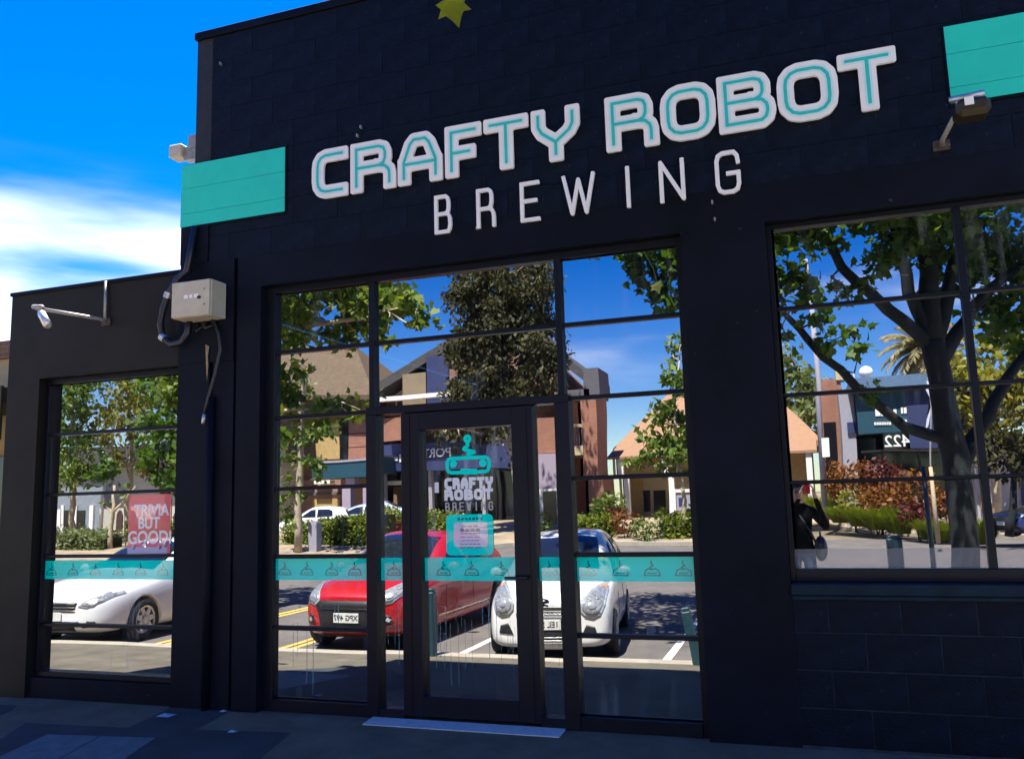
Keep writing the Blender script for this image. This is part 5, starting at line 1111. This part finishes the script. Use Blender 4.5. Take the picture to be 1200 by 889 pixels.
# left shop with the blue awning
q = V(390, 640, 34); lsh = thing('corner_shop', (q.x, q.y, 0), 'brown brick corner shop with tiled hip roof and blue awning on lavender columns', 'building')
vq('wall', BRICKB, lsh, 300, 462, 436, 648, 35, 8); vq('wall_panel', MUST, lsh, 366, 488, 397, 535, 34.9, .3)
for k in range(3): vq('brick_panel', BRICKR, lsh, 407 + k * 0, 490 + k * 15.5, 434, 504.5 + k * 15.5, 34.88, .2)
vq('window', DGLASS, lsh, 398, 488, 406, 535, 34.86, .2)
a = V(300, 460, 34); b_ = V(436, 460, 34); r1 = V(330, 402, 38); r2 = V(415, 404, 38)
m = MB(); m.add([a, b_, r2, r1, a + Vector((0, -9, 0)), b_ + Vector((0, -9, 0)), a - Vector((0, 0, .25)), b_ - Vector((0, 0, .25)), b_ + Vector((0, -9, -.25)), a + Vector((0, -9, -.25))], [[0, 1, 2, 3], [1, 5, 2], [0, 3, 4], [3, 2, 5, 4], [0, 6, 7, 1], [1, 7, 8, 5], [6, 9, 8, 7], [0, 4, 9, 6]]); m.build('roof', ROOFB, lsh)
aw = vb(MB(), 366, 538, 434, 558, 32, 2.9).build('awning', TEALB, lsh); vq('awning_edge', GREYP, aw, 364, 536, 434, 538.5, 31.95, 2.9)
for x0, x1 in ((405, 414.5), (427, 433)): vq('column', LAV, lsh, x0, 558.5, x1, 648, 32.2, .4)
vq('ground_panel', M('dusty brown render', (.30, .17, .13), .85, var=.1), lsh, 340, 559, 434, 648, 34.8, .15); vq('door_panel', MUST, lsh, 370, 583, 402, 648, 34.7, .08); vq('string_course', DGREY, lsh, 340, 576, 402, 579, 34.68, .1)
pl_ = vq('sign_ledge', WPT, lsh, 368, 561, 386, 565, 34.2, .5)
# cream house, seen either side of the pier
q = V(850, 620, 38); hs = thing('cream_house', (q.x, q.y, 0), 'cream rendered house with terracotta hip roof and white verandah posts', 'house')
ex0, ex1 = V(722, 526, 38).x, V(959, 489, 38).x; ez_ = V(740, 525, 38).z; zr = V(845, 452, 41).z
vq('wall', CREAMW, hs, 728, 525, 955, 650, 38.6, 7)
y0, y1 = GL - 38, GL - 46.5; yr = (y0 + y1) / 2
m = MB(); m.add([(ex0, y0, ez_), (ex1, y0, ez_), (ex1, y1, ez_), (ex0, y1, ez_), (ex0 + 2.6, yr, zr), (ex1 - 2.6, yr, zr), (ex0, y0, ez_ - .3), (ex1, y0, ez_ - .3), (ex1, y1, ez_ - .3), (ex0, y1, ez_ - .3)], [[0, 1, 5, 4], [1, 2, 5], [2, 3, 4, 5], [3, 0, 4], [0, 6, 7, 1], [1, 7, 8, 2], [3, 2, 8, 9], [0, 3, 9, 6], [6, 9, 8, 7]]); m.build('roof', ROOFT, hs)
m = MB(); a = V(722, 563, 35.6); b_ = V(953, 517, 35.6); vz = V(935, 527, 35.6).z
m.prism([(ex0 + .2, GL - 35.6, vz), (ex0 + .2, GL - 38.59, vz + .9), (ex0 + .2, GL - 38.59, vz + .75), (ex0 + .2, GL - 35.6, vz - .12)], (ex1 - ex0 - .5, 0, 0)); m.build('verandah_roof', ROOFT, hs)
for x in (732, 785, 838, 880, 949): 
    qx = V(x, 580, 35.7).x; m = MB(); m.box(qx - .13, GL - 35.95, -.2, qx + .13, GL - 35.7, vz - .12); m.build('verandah_post', WPT, hs)
for x0, x1 in ((742, 760), (764, 778)): vq('window', DGLASS, hs, x0, 575, x1, 600, 38.55, .1)
vq('door', MUST, hs, 737, 560, 752, 640, 38.5, .08)
vq('downpipe', WPT, hs, 724, 530, 726.5, 640, 38.4, .1); vq('window', WPT, hs, 727, 533, 734, 552, 38.5, .12)
q = V(806, 600, 31); fb = thing('notice_board', (q.x, q.y, 0), 'white framed notice board with grey panels before the cream house', 'notice board')
vq('panel', GREYP, fb, 787, 580, 850, 602, 31, .08); vq('rail', WPT, fb, 787, 573, 850, 577, 30.95, .15)
for x in (788, 848): 
    qx = V(x, 590, 30.9).x; m = MB(); m.box(qx - .06, GL - 31.05, -.1, qx + .06, GL - 30.9, V(x, 573, 30.9).z); m.build('post', WPT, fb)
for x, c_ in ((796, NAVYP), (815, MUST)): vq('notice', c_, fb, x - 3, 584, x + 3, 594, 30.98, .01)
# red brick wall and the shop with the teal fascia
q = V(976, 600, 36); rw = thing('brick_wing', (q.x, q.y, 0), 'narrow red brick building between the cream house and the teal shop', 'building')
vq('wall', BRICKR, rw, 961, 440, 989, 640, 36, 8); vq('doorway', DGLASS, rw, 968, 494, 983, 640, 35.95, .1); vq('chimney', CREAMW, rw, 975, 430, 986, 441, 35.9, 1)
q = V(1075, 600, 32); sp = thing('teal_shop', (q.x, q.y, 0), 'single storey shop with deep teal fascia, white lettering and the number 422', 'shop')
vq('pillar', GREYP, sp, 988, 458, 1005, 640, 32.5, 2); vq('pillar_block', NAVYP, sp, 991, 494, 1008, 507, 32.4, .4)
vq('fascia', TEALB, sp, 1002, 452, 1160, 505, 32, 1.2); vq('roof', BLUEB, sp, 992, 434, 1150, 451.5, 31.6, 8)
vq('shopfront', DGLASS, sp, 1005.5, 506, 1160, 650, 34, .2); vq('transom', GREYP, sp, 1008, 526, 1160, 528.5, 33.9, .1); vq('stall_riser', DGREY, sp, 1006, 585, 1160, 650, 33.8, .1); vq('side_wall', DGREY, sp, 1006, 453, 1160, 650, 35, 5)
for x in (1035, 1078, 1110): vq('window_mullion', DGREY, sp, x, 529, x + 2.5, 585, 33.85, .1)
vq('fascia_panel', NAVYP, sp, 1064, 453, 1158, 524, 31.95, .04); vq('number_board', DGLASS, sp, 1034, 506, 1063.5, 528, 32.1, .1)
sign_text('422', 1051, 518, 32.05, .70, WPT, sp)
m = MB()
for x0, x1, y0_, y1_ in ((1024, 1030, 478, 487), (1031, 1034, 482, 487), (1035, 1040, 479, 487), (1046, 1050, 479, 486), (1055.5, 1058, 477, 484.5), (1059, 1062.5, 477, 484.5)): vb(m, x0, y0_, x1, y1_, 31.96, .03)
for k in range(7): vb(m, 1023 + k * 3, 494.5, 1025.3 + k * 3, 498, 31.96, .03)
for k in range(3): vb(m, 1055 + k * 3, 492, 1057.3 + k * 3, 495, 31.96, .03)
tag(m.build('fascia_lettering', WPT, sp), kind='stuff')
vq('window_sticker', WPT, sp, 1052, 552, 1064, 560, 33.9, .05); vq('window_sticker', WPT, sp, 1010, 545, 1031, 549, 33.9, .05)
q = V(1088, 620, 28); ff = thing('feather_flag', (q.x, q.y, 0), 'tall white feather flag on a thin pole before the teal shop', 'flag')
pp = [V(x, y, 28) for x, y in ((1088, 610), (1089, 540), (1091, 480), (1088, 445), (1083, 440))]; m = MB(); m.tube(pp, .03, 6); m.build('pole', GREYM, ff, True)
m = MB(); fl = [V(x, y, 28) for x, y in ((1092, 472), (1088, 445), (1082, 442), (1083, 452), (1089, 465), (1091, 478), (1088, 498), (1084, 508), (1086, 492))]; m.prism(fl, (0, -.02, 0)); m.build('banner', M('flag cloth', (.55, .56, .66), .8), ff)
q = V(1182, 600, 31); gw = thing('grey_building', (q.x, q.y, 0), 'plain pale grey building behind the dark shrub at the far right', 'building')
vq('wall', M('pale grey render', (.36, .35, .37), .85, var=.08), gw, 1143, 528, 1215, 650, 31, 7); vq('roof', DGREY, gw, 1140, 520, 1220, 528, 30.7, 8); vq('pilaster', NAVYP, gw, 1196, 528, 1202, 650, 30.9, .1); vq('wall_poster', MUST, gw, 1148, 580, 1156, 598, 30.95, .05)
# pale arched house, left
q = V(120, 640, 31); ph = thing('pale_house', (q.x, q.y, 0), 'pale rendered house with arched openings and blue grey verandah', 'house')
vq('wall', PALE, ph, 40, 545, 330, 655, 33, 8); vq('verandah_front', BLUG, ph, 62, 572, 116, 622, 31.5, .15); vq('roof', ROOFD, ph, 30, 520, 335, 545, 32, 9)
for x in (69, 85, 102): vq('verandah_post', WPT, ph, x, 590, x + 3.5, 650, 31.4, .12)
for x in (77, 93): vq('verandah_opening', DGLASS, ph, x - 4, 596, x + 5, 622, 31.45, .04)
def arch(x0, x1, yt, yb, dist):
    a = V(x0, yb, dist); b = V(x1, yb, dist); zt = V((x0 + x1) / 2, yt, dist).z; n = 10; P = [(a.x, a.y, a.z)]
    for k in range(n + 1):
        u_ = math.pi * (1 - k / n); P.append(((a.x + b.x) / 2 + (b.x - a.x) / 2 * math.cos(u_), a.y, zt - (b.x - a.x) * .8 + (b.x - a.x) * .8 * math.sin(u_)))
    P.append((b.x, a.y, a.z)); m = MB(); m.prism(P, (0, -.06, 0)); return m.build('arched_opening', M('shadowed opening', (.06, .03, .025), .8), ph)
arch(136, 144, 596, 622, 32.9); arch(150, 158, 598, 622, 32.9); arch(178, 190, 596, 640, 32.9); arch(200, 212, 596, 640, 32.9); arch(236, 250, 596, 640, 32.9); arch(268, 282, 596, 640, 32.9)
q = V(66, 602, 29); hb_ = thing('globe_lamp', (q.x, q.y, 0), 'white garden sign panel on a post at the far left of the wing window', 'sign'); vq('panel', WPT, hb_, 61, 595, 69, 616, 29, .08); vq('post', GREYM, hb_, 64, 616, 66, 645, 29.03, .05); hb_.name = 'garden_sign'
# poles and posts across the road
def pole(name, lab, px, ytop, ybot, dist, r, mat, cat, z0=-.1):
    a = V(px, ybot, dist); b = V(px, ytop, dist); t = thing(name, (a.x, a.y, z0), lab, cat); m = MB(); m.tube([(a.x, a.y, z0), (a.x, a.y, b.z)], [r, r * .7], 10); m.build('shaft', mat, t, True); return t, a, b
t, a, b = pole('street_pole', 'grey street pole with a small white plate by the red brick wall', 966, 300, 596, 30, .13, GREYP, 'pole', -.1)
vq('plate', WPT, t, 961, 512, 970, 535, 29.8, .03);
t, a, b = pole('globe_light', 'white globe light on a pole above the shop roof', 1010, 432, 600, 40, .06, GREYP, 'lamp post'); m = MB(); m.ball(tuple(b), .33, .33, .33, 16, 12); m.build('globe', M('opal globe', (.85, .84, .8), .4, var=.02), t, True)
t, a, b = pole('white_post', 'slim white post standing in the trees of the wing window', 114, 530, 640, 24, .09, WPT, 'post')
t, a, b = pole('timber_stake', 'bare timber stake in the bed left of the plane tree', 1098, 545, 640, 21, .07, WOOD, 'stake')
t, a, b = pole('thin_post', 'thin dark post on the island left of the plane tree trunk', 1093, 545, 676, 8.4, .045, M('dark post', (.03, .05, .06), .5), 'post', -.2)
BOLL = M('teal bollard paint', (.012, .045, .06), .5, var=.2)
def bollard(lab, px, dist, hgt, w_, z0, lean=0.0, mat=BOLL):
    a = V(px, 700, dist); o = thing('bollard', (a.x, a.y, z0), lab, 'bollard', 'bollards along the kerb', local=True); o.rotation_euler.y = lean
    m = MB(); m.box(-w_, -w_, -.05, w_, w_, hgt - .04); m.build('post', mat, o, bevel=.012); m = MB(); m.box(-w_ * .86, -w_ * .86, hgt - .038, w_ * .86, w_ * .86, hgt); m.build('cap', mat, o, bevel=.01); return o
bollard('teal square bollard on the island, mirrored in the right window', 1052, 8.6, 1.0, .10, -.2)
bollard('leaning teal bollard on the kerb right of the white hatchback', 814, 3.25, .62, .05, -.2, R_(-9))
bollard('teal bollard on the kerb beside the red hatchback', 503, 3.2, .78, .055, -.2)
bollard('grey bollard far off by the hedge across the road', 372, 21.5, 1.15, .17, -.2, 0, GREYP)
# ================================================================== SAME SIDE, LEFT OF THE WING
q = dpt(-12, 600, -2); nb_ = thing('neighbour_shop', (q.x, q.y, 0), 'next building along with an olive awning at the left edge', 'shop')
ax0, ax1 = -16.0, -7.65
quick('wall', CREAMW, nb_, (ax0, 1.2, -.1, ax1, 9, 3.3)); quick('parapet', BRICKB, nb_, (ax0, 1.15, 3.301, ax1, 9.02, 3.5))
quick('awning', M('olive awning', (.07, .065, .02), .7), nb_, (ax0, .35, 2.66, ax1 + .25, 1.19, 2.82)); quick('awning_valance', M('olive awning edge', (.05, .05, .016), .7), nb_, (ax0, .32, 2.30, ax1 + .27, .348, 2.83))
quick('window', DGLASS, nb_, (ax1 - 3.2, 1.14, .7, ax1 - .4, 1.199, 2.2)); quick('window_sill', WPT, nb_, (ax1 - 3.3, 1.0, .62, ax1 - .3, 1.199, .69)); quick('string_course', BRICKR, nb_, (ax0, 1.12, 1.6, ax1 - 3.4, 1.199, 1.75), (ax0, 1.12, .3, ax1 - 3.4, 1.199, .6))
b = Vector((-13.2, 10.5, 0))
tree('street_tree', b, 'yellow green tree beyond the wing at the left edge of the picture', ([b, b + Vector((.2, 0, 2.5)), b + Vector((.1, 0, 4.5))], (.2, .09)), [([b + Vector((.15, 0, 3)), b + Vector((1.5, 0, 4.6))], (.08, .03))], [(b + Vector(q), .9, 170) for q in ((0, 0, 4.5), (1.2, .2, 4.6), (-1, 0, 4.9), (.4, .3, 5.4), (1.6, 0, 3.9), (-1.6, .2, 4.2), (.6, 0, 3.7), (2.2, .2, 4.8), (-.6, .5, 5.6))], .3, QUADL, LEAF_Y, BARKP, twr=.025)
bpy.data.objects[ [o.name for o in COL.objects if o.get('label', '').startswith('yellow green tree beyond')][0] ].location = b

# ================================================================== THE PHOTOGRAPHER
SKIN = M('skin', (.45, .26, .18), .5, var=.06); JEANS = M('blue denim', (.03, .06, .14), .85, var=.2, scale=30); BTOP = M('black jacket', (.004, .004, .005), .9, var=.2, spec=.1); SHOE = M('dark shoe', (.03, .028, .026), .6); HAIR = M('dark hair', (.018, .012, .008), .55, var=.3, scale=40)
def make_person(loc):
    t = thing('person', loc, 'photographer in black top and blue jeans holding up a red phone', 'person', local=True)
    J = []; E = []; RD = []
    def node(p, r, par=None):
        J.append(p); RD.append(r if isinstance(r, tuple) else (r, r)); i = len(J) - 1
        if par is not None: E.append((par, i))
        return i
    pel = node((0, 0, .98), (.165, .125)); sp1 = node((0, .01, 1.14), (.15, .115), pel); sp2 = node((0, .0, 1.32), (.175, .125), sp1); sp3 = node((0, -.01, 1.48), (.155, .10), sp2)
    nk = node((0, .01, 1.575), (.058, .058), sp3); hd0 = node((0, .035, 1.655), (.068, .078), nk); hd1 = node((0, .03, 1.755), (.078, .098), hd0); hd2 = node((0, .015, 1.83), (.062, .075), hd1)
    for sg in (1, -1):
        hip = node((.095 * sg, 0, .90), (.10, .10), pel); kn = node((.115 * sg, .02 + .02 * sg, .49), (.062, .066), hip); cf_ = node((.12 * sg, 0, .36), (.056, .062), kn); an = node((.125 * sg, -.02, .09), (.038, .042), cf_); hl_ = node((.128 * sg, -.01, .045), (.04, .04), an); node((.15 * sg, .15, .035), (.042, .03), hl_)
    def hand(w_, dirv, side, palmn, curl):
        d = Vector(dirv).normalized(); s_ = Vector(side).normalized(); n_ = Vector(palmn).normalized(); w0 = Vector(J[w_])
        pm = node(tuple(w0 + d * .045), (.034, .02), w_); kn_ = []
        for k, (o_, L_) in enumerate(((-.030, .068), (-.010, .078), (.010, .073), (.029, .058))):
            q = w0 + d * .088 + s_ * o_; r_ = node(tuple(q), .0095, pm); prev = r_; pos = q; dd = d.copy()
            for j in range(3):
                dd = (dd + n_ * curl * (1 + .15 * k)).normalized(); pos = pos + dd * L_ * (.45, .32, .23)[j]; prev = node(tuple(pos), (.0088, .008, .007)[j], prev)
        q = w0 + d * .03 - s_ * .036; r_ = node(tuple(q), .012, pm); q2 = q + (d * .5 - s_ * .8 + n_ * .3).normalized() * .034; r2 = node(tuple(q2), .0105, r_); node(tuple(q2 + (d * .9 - s_ * .25 + n_ * .35).normalized() * .03), .009, r2)
    # right arm raised to the phone, left arm up to steady it
    PH = Vector((.12, .40, 1.80))
    for sg, el, wr in ((1, (.34, .16, 1.24), (.205, .365, 1.70)), (-1, (-.27, .18, 1.22), (.03, .36, 1.69))):
        sh = node((.165 * sg, -.01, 1.475), (.078, .075), sp3); ua = node(tuple(Vector((.19 * sg, 0, 1.45)).lerp(Vector(el), .5)), (.058, .06), sh); e_ = node(el, (.046, .048), ua); fa = node(tuple(Vector(el).lerp(Vector(wr), .45)), (.043, .044), e_); w_ = node(wr, (.028, .024), fa)
        hand(w_, (-.12 * sg, .02, .99), (0, -1, 0) if sg > 0 else (0, -1, 0), (-sg, 0, .1), .28)
    me = bpy.data.meshes.new('body'); me.from_pydata(J, E, []); o = bpy.data.objects.new('tmp', me); COL.objects.link(o)
    o.modifiers.new('skin', 'SKIN'); 
    for i, r in enumerate(RD): me.skin_vertices[0].data[i].radius = r
    me.skin_vertices[0].data[0].use_root = True
    sb = o.modifiers.new('s', 'SUBSURF'); sb.levels = 3; sb.render_levels = 3
    me2 = eval_mesh(o); bpy.data.objects.remove(o)
    b_ = link('body', me2, BTOP, t, True)
    for mt in (JEANS, SKIN, SHOE): me2.materials.append(mt)
    for p_ in me2.polygons:
        c = p_.center
        i = 0
        if c.z < .085: i = 3
        elif c.z < .93 and abs(c.x) < .3 and c.y < .17: i = 1
        elif c.z > 1.60 and abs(c.x) < .13 and c.y < .2: i = 2
        elif c.y > .30 and c.z > 1.66: i = 2
        p_.material_index = i
    tr = BVHTree.FromPolygons([v.co for v in me2.vertices], [p.vertices for p in me2.polygons])
    m = MB(); m.ball((0, .002, 1.79), .094, .112, .105, 16, 10); m.v = [(x, y if (z > 1.80 or y < .05) else .05, z) for x, y, z in m.v]; m.build('hair', HAIR, t, True)
    m = MB(); m.prism([(-.012, .125, 1.70), (.012, .125, 1.70), (.004, .125, 1.755), (-.004, .125, 1.755)], (0, .022, -.006)); m.build('nose', SKIN, t, True)
    m = MB(); m.box(-.024, .118, 1.672, .024, .131, 1.68); m.build('mouth', M('lips', (.35, .12, .1), .5), t, bevel=.003)
    for sg in (1, -1):
        m = MB(); m.ball((.032 * sg, .118, 1.745), .013, .008, .009, 10, 6); m.build('eye', M('eye', (.05, .04, .035), .2), t, True)
        m = MB(); m.ball((.088 * sg, .02, 1.735), .012, .025, .034, 10, 6); m.build('ear', SKIN, t, True)
    m = MB(); m.tube([(.10 * 0 - .13, -.02, 1.53), (0, .10, 1.42), (.13, .12, 1.2), (.20, .06, 1.02)], .016, 6); m.build('strap', BLACKP, t, True)
    return t, PH
per, PH = make_person((-.118, -6.215, -.2))
PHW = Vector((-.118, -6.215, -.2)) + PH
m = MB(); m.box(PHW.x - .038, PHW.y - .0045, PHW.z - .078, PHW.x + .038, PHW.y + .0045, PHW.z + .070)
ph_ = thing('phone', (PHW.x, PHW.y, PHW.z - .078), 'red phone held up by the photographer', 'phone'); m.build('case', M('red phone case', (.5, .03, .03), .4), ph_, bevel=.003)
m = MB(); m.box(PHW.x - .034, PHW.y - .0062, PHW.z - .072, PHW.x + .034, PHW.y - .0047, PHW.z + .064); m.build('screen', DGLASS, ph_)
m = MB(); m.lathe([(.011, 0), (.011, .002)], (PHW.x, PHW.y + .0047, PHW.z + .05), 'y', 14); m.build('lens', BLACKP, ph_)
hb2 = thing('shoulder_bag', (.13, -6.17, .62), 'round black bag hanging at the hip of the photographer', 'bag'); m = MB(); m.ball((.13, -6.15, .78), .085, .15, .16, 16, 10); m.build('pouch', BLACKP, hb2, True)
m = MB(); m.tube([(.13 + .0, -6.15 + .13 * math.cos(a), .86 + .13 * math.sin(a)) for a in [math.pi * k / 10 for k in range(11)]], .012, 6); m.build('strap', BLACKP, hb2, True)
